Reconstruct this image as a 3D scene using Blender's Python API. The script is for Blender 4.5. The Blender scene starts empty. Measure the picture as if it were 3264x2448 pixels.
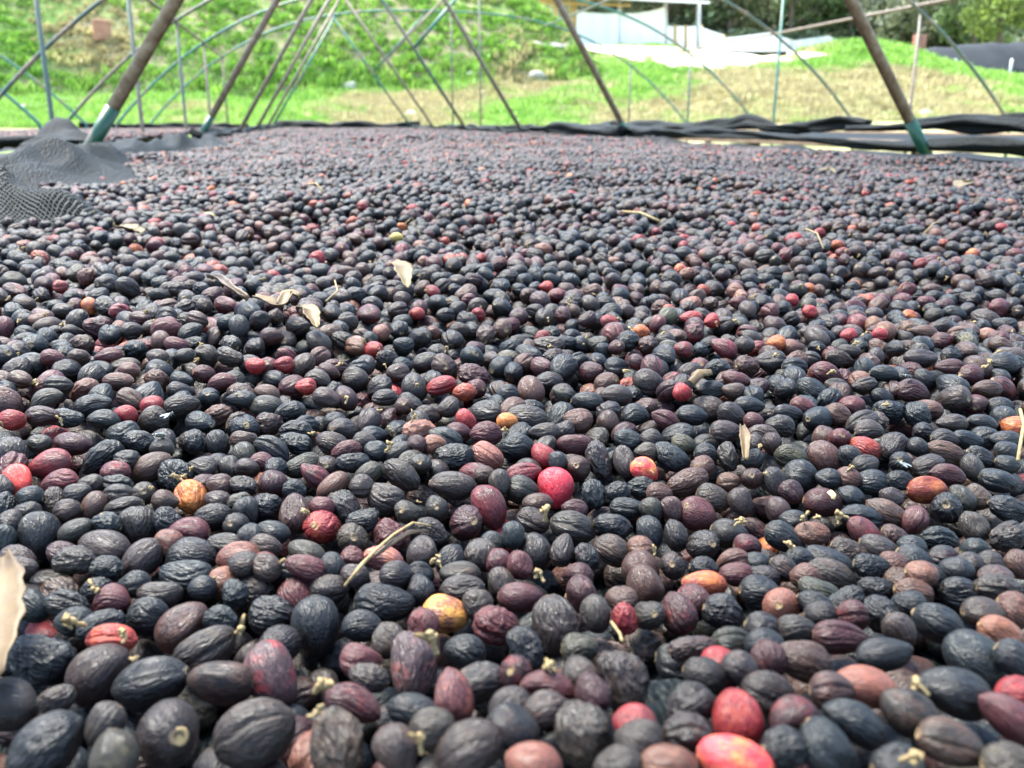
import bpy, bmesh, math, random
import numpy as np
from mathutils import Vector, Matrix, Euler, Quaternion

random.seed(7)
RNG = np.random.default_rng(11)
PI = math.pi
SC = bpy.context.scene
COL = SC.collection

# ------------------------------------------------------------------ camera, sky, sun, exposure
CAMZ = 1.0
FPX = 2822.0                       # focal length in pixels of the 3264 px wide photograph
PITCH = math.atan((1224 - 395) / FPX)
YAW = math.atan((1632 - 985) / FPX * math.cos(PITCH))
cam = bpy.data.cameras.new('camera')
cam.sensor_width = 4.896
cam.lens = FPX * 4.896 / 3264
cam.clip_start = 0.02
cam.clip_end = 2000
cam.dof.use_dof = True
cam.dof.focus_distance = 0.48
cam.dof.aperture_fstop = 2.0
camo = bpy.data.objects.new('camera', cam)
COL.objects.link(camo)
camo.location = (0, 0, CAMZ)
camo.rotation_euler = (PI / 2 - PITCH, 0, -YAW)
SC.camera = camo

SUN_EL, SUN_AZ = math.radians(66), math.radians(-35)     # azimuth measured from +Y towards +X
w = bpy.data.worlds.new('World')
SC.world = w
w.use_nodes = True
wn = w.node_tree
sky = wn.nodes.new('ShaderNodeTexSky')
sky.sky_type = 'NISHITA'
sky.sun_disc = False
sky.sun_elevation = SUN_EL
sky.sun_rotation = SUN_AZ
sky.air_density = 1.0
sky.dust_density = 1.0
sky.ozone_density = 0.0
wn.links.new(sky.outputs[0], wn.nodes['Background'].inputs[0])
wn.nodes['Background'].inputs[1].default_value = 0.074
sun = bpy.data.lights.new('sun', 'SUN')
sun.energy = 1.75
sun.angle = math.radians(34)
sun.color = (1.0, 0.99, 0.90)
suno = bpy.data.objects.new('sun', sun)
COL.objects.link(suno)
sd = Vector((math.sin(SUN_AZ) * math.cos(SUN_EL), math.cos(SUN_AZ) * math.cos(SUN_EL), math.sin(SUN_EL)))
suno.rotation_euler = sd.to_track_quat('Z', 'Y').to_euler()
suno.location = (0, 0, 30)
vs = SC.view_settings
vs.view_transform = 'Standard'
vs.look = 'None'
vs.exposure = 3.55
vs.gamma = 1.0
SC.cycles.use_denoising = True

# ------------------------------------------------------------------ projection helpers (metres, world frame)
Fv = np.array([math.sin(YAW) * math.cos(PITCH), math.cos(YAW) * math.cos(PITCH), -math.sin(PITCH)])
Rv = np.array([math.cos(YAW), -math.sin(YAW), 0.0])
Uv = np.cross(Rv, Fv)
C0 = np.array([0, 0, CAMZ])


def ray(x, y):
    return Fv + Rv * (x - 1632) / FPX + Uv * (1224 - y) / FPX


def at(x, y, Y):
    d = ray(x, y)
    return C0 + d * (Y / d[1])


def proj(p):
    q = np.asarray(p) - C0
    z = q @ Fv
    return 1632 + FPX * (q @ Rv) / z, 1224 - FPX * (q @ Uv) / z, z


# ------------------------------------------------------------------ object helpers
def tag(o, label=None, cat=None, group=None, kind=None):
    if label: o['label'] = label
    if cat: o['category'] = cat
    if group: o['group'] = group
    if kind: o['kind'] = kind
    return o


def empty(name, loc=(0, 0, 0)):
    o = bpy.data.objects.new(name, None)
    o.empty_display_size = 0.05
    COL.objects.link(o)
    o.location = loc
    return o


def mesh_from(name, verts, faces, smooth=True):
    me = bpy.data.meshes.new(name)
    me.from_pydata([tuple(v) for v in verts], [], [tuple(f) for f in faces])
    me.update()
    if smooth:
        me.polygons.foreach_set('use_smooth', [True] * len(me.polygons))
    return me


def add(name, me, mat=None, parent=None, link=True):
    o = bpy.data.objects.new(name, me)
    if mat is not None and not me.materials:
        me.materials.append(mat)
    if link:
        COL.objects.link(o)
    if parent is not None:
        o.parent = parent
        # positions are given in world space: take the parent's offset out
        o.location = -Vector(parent.location)
    return o


def tube(pts, rad, seg=10, cap=True):
    """verts, faces of a tube through pts (list of 3-vectors) with radius rad (scalar or list)."""
    pts = [Vector(p) for p in pts]
    n = len(pts)
    rr = rad if hasattr(rad, '__len__') else [rad] * n
    V, F = [], []
    t0 = (pts[1] - pts[0]).normalized()
    up = Vector((0, 0, 1)) if abs(t0.z) < 0.9 else Vector((1, 0, 0))
    nrm = t0.cross(up).normalized()
    for i, p in enumerate(pts):
        t = (pts[min(i + 1, n - 1)] - pts[max(i - 1, 0)]).normalized()
        nrm = (nrm - t * nrm.dot(t)).normalized()
        b = t.cross(nrm)
        for k in range(seg):
            a = 2 * PI * k / seg
            V.append(p + (nrm * math.cos(a) + b * math.sin(a)) * rr[i])
    for i in range(n - 1):
        for k in range(seg):
            k2 = (k + 1) % seg
            F.append((i * seg + k, i * seg + k2, (i + 1) * seg + k2, (i + 1) * seg + k))
    if cap:
        F.append(tuple(range(seg))[::-1])
        F.append(tuple((n - 1) * seg + k for k in range(seg)))
    return V, F


def tube_obj(name, pts, rad, mat, parent=None, seg=10):
    return add(name, mesh_from(name, *tube(pts, rad, seg)), mat, parent)


def box_vf(c, s, rz=0.0):
    V = []
    for dz in (-1, 1):
        for dx, dy in ((-1, -1), (1, -1), (1, 1), (-1, 1)):
            x, y = dx * s[0] / 2, dy * s[1] / 2
            V.append((c[0] + x * math.cos(rz) - y * math.sin(rz), c[1] + x * math.sin(rz) + y * math.cos(rz), c[2] + dz * s[2] / 2))
    F = [(3, 2, 1, 0), (4, 5, 6, 7), (0, 1, 5, 4), (1, 2, 6, 5), (2, 3, 7, 6), (3, 0, 4, 7)]
    return V, F


def box_obj(name, c, s, mat, parent=None, rz=0.0, bevel=0.0):
    o = add(name, mesh_from(name, *box_vf(c, s, rz), smooth=False), mat, parent)
    if bevel:
        m = o.modifiers.new('bevel', 'BEVEL'); m.width = bevel; m.segments = 2
    return o


class Noise:
    """smooth pseudo-noise: a sum of random plane waves, about -1..1"""
    def __init__(self, rng, n=10):
        k = rng.normal(size=(n, 3)); k /= np.linalg.norm(k, axis=1)[:, None]
        self.k = k * rng.uniform(0.6, 1.5, (n, 1)); self.p = rng.uniform(0, 2 * PI, n); self.n = n

    def __call__(self, P, f=1.0):
        P = np.asarray(P, float)
        return np.sin(P @ (self.k.T * f * 2 * PI) + self.p).sum(-1) / math.sqrt(self.n) / 1.1


# ------------------------------------------------------------------ materials
def new_mat(name, rough=0.6, spec=0.5):
    m = bpy.data.materials.new(name); m.use_nodes = True
    nt = m.node_tree; b = nt.nodes['Principled BSDF']
    b.inputs['Roughness'].default_value = rough
    b.inputs['Specular IOR Level'].default_value = spec
    return m, nt, b


def nd(nt, t, **kw):
    n = nt.nodes.new(t)
    for k, v in kw.items(): setattr(n, k, v)
    return n


def noise_node(nt, scale, detail=4, rough=0.55, vec=None):
    n = nd(nt, 'ShaderNodeTexNoise'); n.inputs['Scale'].default_value = scale
    n.inputs['Detail'].default_value = detail; n.inputs['Roughness'].default_value = rough
    if vec is not None: nt.links.new(vec, n.inputs['Vector'])
    return n


def ramp(nt, fac, stops):
    r = nd(nt, 'ShaderNodeValToRGB')
    while len(r.color_ramp.elements) < len(stops): r.color_ramp.elements.new(0.5)
    for e, (p, c) in zip(r.color_ramp.elements, stops):
        e.position = p; e.color = (*c, 1) if len(c) == 3 else c
    nt.links.new(fac, r.inputs[0])
    return r


def mixc(nt, fac, a, b):
    m = nd(nt, 'ShaderNodeMix', data_type='RGBA')
    for s, i in ((fac, 0), (a, 6), (b, 7)):
        if hasattr(s, 'is_linked'): nt.links.new(s, m.inputs[i])
        elif isinstance(s, (int, float)): m.inputs[i].default_value = s
        else: m.inputs[i].default_value = (*s, 1)
    return m.outputs[2]


def math_n(nt, op, a, b=None, clamp=False):
    m = nd(nt, 'ShaderNodeMath', operation=op, use_clamp=clamp)
    for i, s in enumerate((a, b)):
        if s is None: continue
        if hasattr(s, 'is_linked'): nt.links.new(s, m.inputs[i])
        else: m.inputs[i].default_value = s
    return m.outputs[0]


def bump(nt, b, h, strength=0.3, dist=0.01):
    n = nd(nt, 'ShaderNodeBump'); n.inputs['Strength'].default_value = strength; n.inputs['Distance'].default_value = dist
    nt.links.new(h, n.inputs['Height']); nt.links.new(n.outputs[0], b.inputs['Normal'])
    return n


def simple_mat(name, c1, c2, scale, rough=0.7, spec=0.3, bmp=0.0, bdist=0.01, bscale=None, detail=5):
    m, nt, b = new_mat(name, rough, spec)
    tc = nd(nt, 'ShaderNodeTexCoord')
    n = noise_node(nt, scale, detail, 0.6, tc.outputs['Object'])
    r = ramp(nt, n.outputs[0], [(0.3, c1), (0.7, c2)])
    nt.links.new(r.outputs[0], b.inputs['Base Color'])
    if bmp:
        n2 = noise_node(nt, bscale or scale * 3, 4, 0.6, tc.outputs['Object'])
        bump(nt, b, n2.outputs[0], bmp, bdist)
    return m


def inst_attr(nt, name):
    return nd(nt, 'ShaderNodeAttribute', attribute_type='INSTANCER', attribute_name=name)


def cherry_material():
    m, nt, b = new_mat('cherry_skin', 0.42, 0.30)
    L = nt.links
    ca, cb, pm = inst_attr(nt, 'ca'), inst_attr(nt, 'cb'), inst_attr(nt, 'pm')
    tc = nd(nt, 'ShaderNodeTexCoord')
    off = nd(nt, 'ShaderNodeVectorMath', operation='ADD')
    L.new(tc.outputs['Object'], off.inputs[0])
    sdv = inst_attr(nt, 'sd'); L.new(sdv.outputs['Color'], off.inputs[1])
    P = off.outputs[0]
    # unit shape coordinates: radius about 1
    n1 = noise_node(nt, 1.3, 5, 0.62, P)
    n2 = noise_node(nt, 5.0, 4, 0.6, P)
    n3 = noise_node(nt, 16.0, 3, 0.6, P)
    n5 = noise_node(nt, 3.4, 4, 0.7, P)
    # base tone drift: lighter and darker blotches of the same skin
    var = nd(nt, 'ShaderNodeMix', data_type='RGBA', blend_type='MULTIPLY'); var.inputs[0].default_value = 1.0
    L.new(ca.outputs['Color'], var.inputs[6])
    vr = ramp(nt, n2.outputs[0], [(0.28, (0.62, 0.62, 0.68)), (0.5, (1, 1, 1)), (0.75, (1.55, 1.32, 1.25))])
    L.new(vr.outputs[0], var.inputs[7])
    # second colour in patches
    thr = math_n(nt, 'SUBTRACT', 1.0, pm.outputs['Fac'])
    d = math_n(nt, 'SUBTRACT', math_n(nt, 'ADD', math_n(nt, 'MULTIPLY', n1.outputs[0], 1.0), math_n(nt, 'MULTIPLY', n2.outputs[0], 0.22)), math_n(nt, 'ADD', math_n(nt, 'MULTIPLY', thr, 0.62), 0.27))
    pf = math_n(nt, 'MULTIPLY', d, 3.6, True)
    c1 = mixc(nt, pf, var.outputs[2], cb.outputs['Color'])
    # fine tan flecks
    fl = ramp(nt, n3.outputs[0], [(0.70, (0, 0, 0)), (0.78, (1, 1, 1))])
    c2 = mixc(nt, math_n(nt, 'MULTIPLY', fl.outputs[0], 0.22), c1, (0.16, 0.10, 0.055))
    sp_ = ramp(nt, n5.outputs[0], [(0.69, (0, 0, 0)), (0.75, (1, 1, 1))])      # dry tan spots
    c2 = mixc(nt, math_n(nt, 'MULTIPLY', sp_.outputs[0], 0.55), c2, (0.13, 0.060, 0.030))
    # calyx scar at the tip, from the mesh
    tp = nd(nt, 'ShaderNodeAttribute', attribute_type='GEOMETRY', attribute_name='tip')
    c3 = mixc(nt, math_n(nt, 'MULTIPLY', tp.outputs['Fac'], 0.75), c2, (0.26, 0.18, 0.09))
    L.new(c3, b.inputs['Base Color'])
    rr = ramp(nt, n2.outputs[0], [(0.3, (0.27,) * 3), (0.7, (0.56,) * 3)])
    L.new(rr.outputs[0], b.inputs['Roughness'])
    b.inputs['Sheen Weight'].default_value = 0.015
    b.inputs['Sheen Roughness'].default_value = 0.5
    b.inputs['Sheen Tint'].default_value = (0.75, 0.86, 1.0, 1)
    # fine lengthwise wrinkles
    mpw = nd(nt, 'ShaderNodeMapping'); mpw.inputs['Scale'].default_value = (1.0, 1.0, 0.22)
    L.new(P, mpw.inputs[0])
    n4 = noise_node(nt, 6.5, 3, 0.55, mpw.outputs[0]); n4.inputs['Distortion'].default_value = 0.6
    rid = math_n(nt, 'ABSOLUTE', math_n(nt, 'SUBTRACT', n4.outputs[0], 0.5))
    hb = math_n(nt, 'ADD', math_n(nt, 'MULTIPLY', n3.outputs[0], 0.35), math_n(nt, 'MULTIPLY', math_n(nt, 'POWER', rid, 0.6), 2.0))
    bump(nt, b, hb, 0.27, 0.06)
    return m


def net_material(name='shade_net', holes=False):
    """black knitted shade net: rows of tape loops"""
    m, nt, b = new_mat(name, 0.6, 0.22 if holes else 0.14)
    L = nt.links
    uv = nd(nt, 'ShaderNodeTexCoord')
    wv = nd(nt, 'ShaderNodeTexVoronoi', feature='F1'); wv.inputs['Scale'].default_value = 300 if holes else 330
    mp = nd(nt, 'ShaderNodeMapping'); mp.inputs['Scale'].default_value = (1.0, 0.45, 1.0)
    L.new(uv.outputs['Object'], mp.inputs[0]); L.new(mp.outputs[0], wv.inputs['Vector'])
    big = noise_node(nt, 9, 3, 0.5, uv.outputs['Object'])
    knit = wv.outputs['Distance']
    if holes:      # two crossing rows of tape
        ws = []
        for rz in (0.6, -0.75):
            mq = nd(nt, 'ShaderNodeMapping'); mq.inputs['Rotation'].default_value = (0.2, 0.3, rz); L.new(uv.outputs['Object'], mq.inputs[0])
            wq = nd(nt, 'ShaderNodeTexWave', wave_type='BANDS'); wq.inputs['Scale'].default_value = 78; wq.inputs['Distortion'].default_value = 2.2; wq.inputs['Detail'].default_value = 1.5
            wq.inputs['Detail Scale'].default_value = 1.2; L.new(mq.outputs[0], wq.inputs['Vector']); ws.append(wq.outputs['Fac'])
        knit = math_n(nt, 'SUBTRACT', 1.0, math_n(nt, 'MAXIMUM', ws[0], ws[1]))
    r = ramp(nt, knit, [(0.15, (0.0062, 0.0100, 0.0104)), (0.55, (0.0010, 0.0015, 0.0015))])
    dusty = mixc(nt, math_n(nt, 'MULTIPLY', big.outputs[0], 0.35), r.outputs[0], (0.004, 0.006, 0.006) if holes else (0.0055, 0.0125, 0.0135))
    L.new(dusty, b.inputs['Base Color'])
    b.inputs['Sheen Weight'].default_value = 0.0
    b.inputs['Sheen Roughness'].default_value = 0.5
    if holes:
        L.new(ramp(nt, knit, [(0.36, (1, 1, 1)), (0.44, (0, 0, 0))]).outputs[0], b.inputs['Alpha'])
    bump(nt, b, math_n(nt, 'SUBTRACT', 1.0, knit), 0.9, 0.004)
    return m


def pipe_material(name, paint, rustiness):
    m, nt, b = new_mat(name, 0.5, 0.4)
    L = nt.links
    tc = nd(nt, 'ShaderNodeTexCoord')
    mp = nd(nt, 'ShaderNodeMapping'); mp.inputs['Scale'].default_value = (1, 1, 0.25)
    L.new(tc.outputs['Object'], mp.inputs[0])
    n = noise_node(nt, 5.0, 6, 0.65, mp.outputs[0])
    n2 = noise_node(nt, 40, 4, 0.6, tc.outputs['Object'])
    rust = ramp(nt, n2.outputs[0], [(0.3, (0.105, 0.066, 0.044)), (0.55, (0.20, 0.15, 0.11)), (0.8, (0.30, 0.26, 0.21))])
    f = ramp(nt, n.outputs[0], [(0.62 - rustiness * 0.5, (0, 0, 0)), (0.70 - rustiness * 0.5, (1, 1, 1))])
    c = mixc(nt, f.outputs[0], paint, rust.outputs[0])
    L.new(c, b.inputs['Base Color'])
    rr = ramp(nt, f.outputs[0], [(0, (0.40,) * 3), (1, (0.52,) * 3)])
    L.new(rr.outputs[0], b.inputs['Roughness'])
    bump(nt, b, n2.outputs[0], 0.2, 0.002)
    return m


def instanced_plant_material(name, rough=0.55, trans=0.25):
    m, nt, b = new_mat(name, rough, 0.3)
    a = inst_attr(nt, 'ca')
    tc = nd(nt, 'ShaderNodeTexCoord')
    n = noise_node(nt, 6, 2, 0.5, tc.outputs['Object'])
    mm = nd(nt, 'ShaderNodeMix', data_type='RGBA', blend_type='MULTIPLY'); mm.inputs[0].default_value = 1.0
    nt.links.new(a.outputs['Color'], mm.inputs[6])
    r = ramp(nt, n.outputs[0], [(0.3, (0.75, 0.75, 0.75)), (0.7, (1.25, 1.2, 1.1))])
    nt.links.new(r.outputs[0], mm.inputs[7])
    nt.links.new(mm.outputs[2], b.inputs['Base Color'])
    tr = nd(nt, 'ShaderNodeBsdfTranslucent'); nt.links.new(mm.outputs[2], tr.inputs[0])
    mx = nd(nt, 'ShaderNodeMixShader'); mx.inputs[0].default_value = trans
    nt.links.new(b.outputs[0], mx.inputs[1]); nt.links.new(tr.outputs[0], mx.inputs[2])
    nt.links.new(mx.outputs[0], nt.nodes['Material Output'].inputs[0])
    return m


M = {}
M['cherry'] = cherry_material()
M['net'] = net_material()
M['opennet'] = net_material('open_shade_net', True)
M['rust'] = pipe_material('rusty_pipe', (0.05, 0.23, 0.15), 0.95)
M['teal'] = pipe_material('green_painted_pipe', (0.04, 0.135, 0.105), 0.22)
M['grey'] = pipe_material('weathered_green_pipe', (0.062, 0.092, 0.070), 0.32)
M['greenpaint'] = pipe_material('fresh_green_pipe', (0.006, 0.050, 0.028), 0.06)
M['stalk'] = simple_mat('dry_stalk', (0.12, 0.078, 0.032), (0.32, 0.235, 0.11), 300, 0.7, 0.3, 0.3, 0.001)
M['leaf'] = simple_mat('dry_leaf', (0.045, 0.026, 0.009), (0.125, 0.078, 0.028), 45, 0.6, 0.4, 0.25, 0.002)
M['darkleaf'] = simple_mat('brown_dry_leaf', (0.025, 0.015, 0.008), (0.09, 0.055, 0.025), 60, 0.5, 0.4, 0.3, 0.002)
M['paleleaf'] = simple_mat('pale_scrap', (0.065, 0.045, 0.018), (0.125, 0.092, 0.040), 40, 0.6, 0.3)
M['wood'] = simple_mat('weathered_plank', (0.17, 0.11, 0.065), (0.28, 0.20, 0.13), 12, 0.8, 0.2, 0.3, 0.004)
M['whiteplastic'] = simple_mat('white_plastic_sheet', (0.66, 0.71, 0.70), (0.80, 0.83, 0.82), 0.7, 0.4, 0.5, 0.3, 0.05, 1.2)
M['roof'] = simple_mat('white_roof_sheet', (0.72, 0.74, 0.72), (0.82, 0.83, 0.80), 1.2, 0.45, 0.5)
M['post'] = simple_mat('pale_steel_post', (0.42, 0.45, 0.46), (0.55, 0.57, 0.57), 4, 0.5, 0.5)
M['timber'] = simple_mat('yellow_timber', (0.42, 0.28, 0.11), (0.58, 0.42, 0.20), 6, 0.7, 0.3)
M['bark'] = simple_mat('tree_bark', (0.10, 0.08, 0.06), (0.22, 0.18, 0.14), 5, 0.9, 0.2, 0.6, 0.03)
M['stone'] = simple_mat('pale_stone', (0.30, 0.29, 0.26), (0.45, 0.44, 0.40), 9, 0.9, 0.2, 0.5, 0.02)
M['redboard'] = simple_mat('reddish_block', (0.30, 0.13, 0.09), (0.42, 0.22, 0.15), 6, 0.85, 0.2, 0.3, 0.01)
M['road'] = simple_mat('pale_dirt', (0.52, 0.44, 0.36), (0.66, 0.58, 0.49), 0.6, 0.95, 0.1, 0.4, 0.03, 8)
M['darktarp'] = simple_mat('dark_shade_roof', (0.018, 0.021, 0.024), (0.030, 0.034, 0.038), 1.1, 0.8, 0.15, 0.2, 0.02)
M['grass'] = instanced_plant_material('grass_blades')
M['foliage'] = instanced_plant_material('tree_leaves', 0.5, 0.3)
M['flybody'] = simple_mat('fly_body', (0.012, 0.016, 0.014), (0.05, 0.06, 0.045), 400, 0.3, 0.6)
mw, ntw, bw = new_mat('fly_wing', 0.2, 0.5)
bw.inputs['Base Color'].default_value = (0.20, 0.23, 0.22, 1); bw.inputs['Alpha'].default_value = 0.55
M['wing'] = mw
mo, nto, bo = new_mat('cut_bean', 0.4, 0.5)
bo.inputs['Base Color'].default_value = (0.72, 0.50, 0.20, 1)
M['bean'] = mo

# ------------------------------------------------------------------ terrain
tn1, tn2, tn3 = Noise(RNG), Noise(RNG), Noise(RNG)


def sm(a, b, x):
    t = np.clip((x - a) / (b - a), 0, 1)
    return t * t * (3 - 2 * t)


def terrain(X, Y):
    """ground height (world z); the yard is flat under the beds and climbs behind them"""
    X = np.asarray(X, float); Y = np.asarray(Y, float)
    zc = np.interp(X, [-60, -15, -5.7, 0, 4.2, 6.5, 10.3, 14, 17, 21, 26, 34, 60], [0.45, 0.45, 0.50, 0.62, 0.85, 1.05, 1.30, 1.45, 1.60, 1.20, 0.8, 0.7, 0.7])
    z0 = np.interp(X, [-60, -6, 3, 8, 12, 60], [-0.05, -0.05, -0.06, 0.02, 0.08, 0.12])
    t1 = np.clip((Y - 11) / 6.0, 0, 1)
    low = -1.0 + (z0 + 1.0) * (t1 * t1 * (3 - 2 * t1))
    t2 = np.clip((Y - 17.2) / 6.8, 0, 1)
    bank = (zc - z0) * t2 ** 0.9
    far = np.clip(Y - 24, 0, 36) * 0.103
    hill = np.clip(Y - 60, 0, 60) * 0.42
    z = low + bank + far + hill * sm(58, 72, Y)
    # grassy embankment on the left
    m = np.minimum(np.clip(Y - 23.8, 0, None) * 0.95, 3.2 * np.sqrt(np.clip((7.7 - X) / 4.5, 0, None)))
    m = 7.0 * (1 - np.exp(-m / 7.0)) * 1.2
    z = z + m * sm(60, 45, Y)
    # bright mound on the right
    z = z + 0.50 * np.exp(-((X - 17.3) / 2.7) ** 2 - ((Y - 26.8) / 2.2) ** 2)
    P = np.stack([X, Y, X * 0], -1)
    wob = sm(16.5, 20, Y)
    z = z + wob * (0.10 * tn1(P, 0.22) + 0.05 * tn2(P, 0.7))
    return z + CAMZ


def hit_terrain(x, y, y0=17.0, y1=150.0):
    d = ray(x, y)
    ts = np.arange(y0, y1, 0.05) / d[1]
    P = C0[None] + ts[:, None] * d[None]
    below = P[:, 2] < terrain(P[:, 0], P[:, 1])
    i = int(np.argmax(below)) if below.any() else len(ts) - 1
    return P[i]


def axis_vals(parts):
    out = []
    for a, b_, s in parts: out += list(np.arange(a, b_, s))
    return np.array(out + [parts[-1][1]])


gx = axis_vals([(-400, -60, 20), (-60, -16, 2), (-16, 26, 0.4), (26, 70, 2), (70, 400, 20)])
gy = axis_vals([(-300, -20, 20), (-20, 10, 2), (10, 16, 0.6), (16, 34, 0.35), (34, 80, 1.0), (80, 140, 4), (140, 500, 20)])
GX, GY = np.meshgrid(gx, gy)
GZ = terrain(GX, GY)
nx, ny = len(gx), len(gy)
V = np.stack([GX, GY, GZ], -1).reshape(-1, 3)
Fq = [(j * nx + i, j * nx + i + 1, (j + 1) * nx + i + 1, (j + 1) * nx + i) for j in range(ny - 1) for i in range(nx - 1)]
mg, nt, b = new_mat('ground_turf', 0.95, 0.1)
tc = nd(nt, 'ShaderNodeTexCoord')
n1 = noise_node(nt, 0.35, 6, 0.65, tc.outputs['Object'])
n2 = noise_node(nt, 5.0, 5, 0.65, tc.outputs['Object'])
g1 = ramp(nt, n2.outputs[0], [(0.3, (0.07, 0.13, 0.03)), (0.7, (0.14, 0.22, 0.06))])
g2 = ramp(nt, n2.outputs[0], [(0.3, (0.20, 0.16, 0.09)), (0.7, (0.36, 0.31, 0.18))])
ff = ramp(nt, n1.outputs[0], [(0.42, (0, 0, 0)), (0.58, (1, 1, 1))])
nt.links.new(mixc(nt, ff.outputs[0], g1.outputs[0], g2.outputs[0]), b.inputs['Base Color'])
bump(nt, b, n2.outputs[0], 0.6, 0.05)
ground = add('ground', mesh_from('ground', V, Fq), mg)
tag(ground, kind='structure')

# pale dirt road beyond the bank
edge_top = [(1700, 138), (1790, 141), (1900, 147), (2100, 152), (2300, 157), (2480, 163), (2620, 172), (2660, 176)]
edge_bot = [(1700, 146), (1790, 156), (1900, 166), (1990, 184), (2120, 226), (2300, 230), (2480, 216), (2620, 195), (2660, 182)]


def edge_pts(e, n=26):
    xs = np.linspace(e[0][0], e[-1][0], n)
    ys = np.interp(xs, [p[0] for p in e], [p[1] for p in e])
    return [hit_terrain(x, y, 23.0) for x, y in zip(xs, ys)]


et, eb = edge_pts(edge_top), edge_pts(edge_bot)
RV, RF = [], []
NR = 14
for i, (a, b_) in enumerate(zip(et, eb)):
    for j in range(NR + 1):
        p = b_ + (a - b_) * j / NR
        RV.append((p[0], p[1], float(terrain(p[0], p[1])) + 0.03))
for i in range(len(et) - 1):
    for j in range(NR):
        k = i * (NR + 1) + j
        RF.append((k, k + NR + 1, k + NR + 2, k + 1))
road = add('dirt_road', mesh_from('dirt_road', RV, RF), M['road'])
tag(road, kind='structure')
ROAD_XY = np.array([[p[0], p[1]] for p in eb] + [[p[0], p[1]] for p in et[::-1]])


def in_poly(x, y, poly):
    inside = np.zeros(np.shape(x), bool)
    px, py = poly[:, 0], poly[:, 1]
    j = len(poly) - 1
    for i in range(len(poly)):
        c = ((py[i] > y) != (py[j] > y)) & (x < (px[j] - px[i]) * (y - py[i]) / (py[j] - py[i] + 1e-12) + px[i])
        inside ^= c
        j = i
    return inside


# ------------------------------------------------------------------ geometry-node scatter for what nobody could count
def scatter(name, pts, rots, scls, vi, attrs, coll, label, cat, kind='stuff'):
    me = bpy.data.meshes.new(name)
    me.vertices.add(len(pts)); me.vertices.foreach_set('co', np.asarray(pts, np.float32).ravel())

    def A(n, t, arr):
        a = me.attributes.new(n, t, 'POINT')
        key = {'FLOAT_VECTOR': 'vector', 'FLOAT': 'value', 'INT': 'value', 'FLOAT_COLOR': 'color'}[t]
        a.data.foreach_set(key, np.ascontiguousarray(arr).ravel())
    A('rot', 'FLOAT_VECTOR', np.asarray(rots, np.float32)); A('scl', 'FLOAT_VECTOR', np.asarray(scls, np.float32))
    A('vi', 'INT', np.asarray(vi, np.int32))
    for k, v in attrs.items():
        v = np.asarray(v, np.float32)
        if v.ndim == 1: A(k, 'FLOAT', v)
        else: A(k, 'FLOAT_VECTOR', v)
    o = add(name, me)
    g = bpy.data.node_groups.new(name, 'GeometryNodeTree')
    g.interface.new_socket('Geometry', in_out='INPUT', socket_type='NodeSocketGeometry')
    g.interface.new_socket('Geometry', in_out='OUTPUT', socket_type='NodeSocketGeometry')
    gi, go = g.nodes.new('NodeGroupInput'), g.nodes.new('NodeGroupOutput')
    ip = g.nodes.new('GeometryNodeInstanceOnPoints'); ip.inputs['Pick Instance'].default_value = True
    ci = g.nodes.new('GeometryNodeCollectionInfo'); ci.inputs['Collection'].default_value = coll
    ci.inputs['Separate Children'].default_value = True; ci.inputs['Reset Children'].default_value = True
    g.links.new(gi.outputs[0], ip.inputs['Points']); g.links.new(ci.outputs[0], ip.inputs['Instance'])
    for an, dt, sock in (('vi', 'INT', 'Instance Index'), ('rot', 'FLOAT_VECTOR', 'Rotation'), ('scl', 'FLOAT_VECTOR', 'Scale')):
        na = g.nodes.new('GeometryNodeInputNamedAttribute'); na.data_type = dt; na.inputs['Name'].default_value = an
        out = next(s for s in na.outputs if s.enabled and s.name == 'Attribute')
        if sock == 'Rotation':
            er = g.nodes.new('FunctionNodeEulerToRotation'); g.links.new(out, er.inputs[0]); out = er.outputs[0]
        g.links.new(out, ip.inputs[sock])
    g.links.new(ip.outputs[0], go.inputs[0])
    md = o.modifiers.new('scatter', 'NODES'); md.node_group = g
    tag(o, label, cat, None, kind)
    return o


# ------------------------------------------------------------------ grass
def tuft_mesh(name, nb, h, spread, rng, width=0.012):
    V, F = [], []
    for _ in range(nb):
        a = rng.uniform(0, 2 * PI); r = spread * math.sqrt(rng.uniform(0, 1))
        bx, by = r * math.cos(a), r * math.sin(a)
        ln = h * rng.uniform(0.55, 1.2); lean = rng.uniform(0.1, 0.75); da = rng.uniform(0, 2 * PI)
        dx, dy = math.cos(da), math.sin(da)
        wx, wy = -dy * width * rng.uniform(0.6, 1.3), dx * width * rng.uniform(0.6, 1.3)
        k = len(V)
        for s, wf in ((0, 1), (0.5, 0.8), (1.0, 0.08)):
            off = lean * ln * s * s; z = ln * s * (1 - 0.3 * lean * s)
            V += [(bx + dx * off - wx * wf, by + dy * off - wy * wf, z), (bx + dx * off + wx * wf, by + dy * off + wy * wf, z)]
        F += [(k, k + 1, k + 3, k + 2), (k + 2, k + 3, k + 5, k + 4)]
    me = mesh_from(name, V, F)
    me.materials.append(M['grass'])
    return me


gcoll = bpy.data.collections.new('grass_sources')
for i in range(5):
    o = bpy.data.objects.new('tuft_%s' % 'abcde'[i], tuft_mesh('tuft', 26, 0.17, 0.16, RNG)); gcoll.objects.link(o)
for i in range(2):
    o = bpy.data.objects.new('tuft_leafy_%s' % 'ab'[i], tuft_mesh('weed', 34, 0.20, 0.20, RNG, 0.032)); gcoll.objects.link(o)

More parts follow.
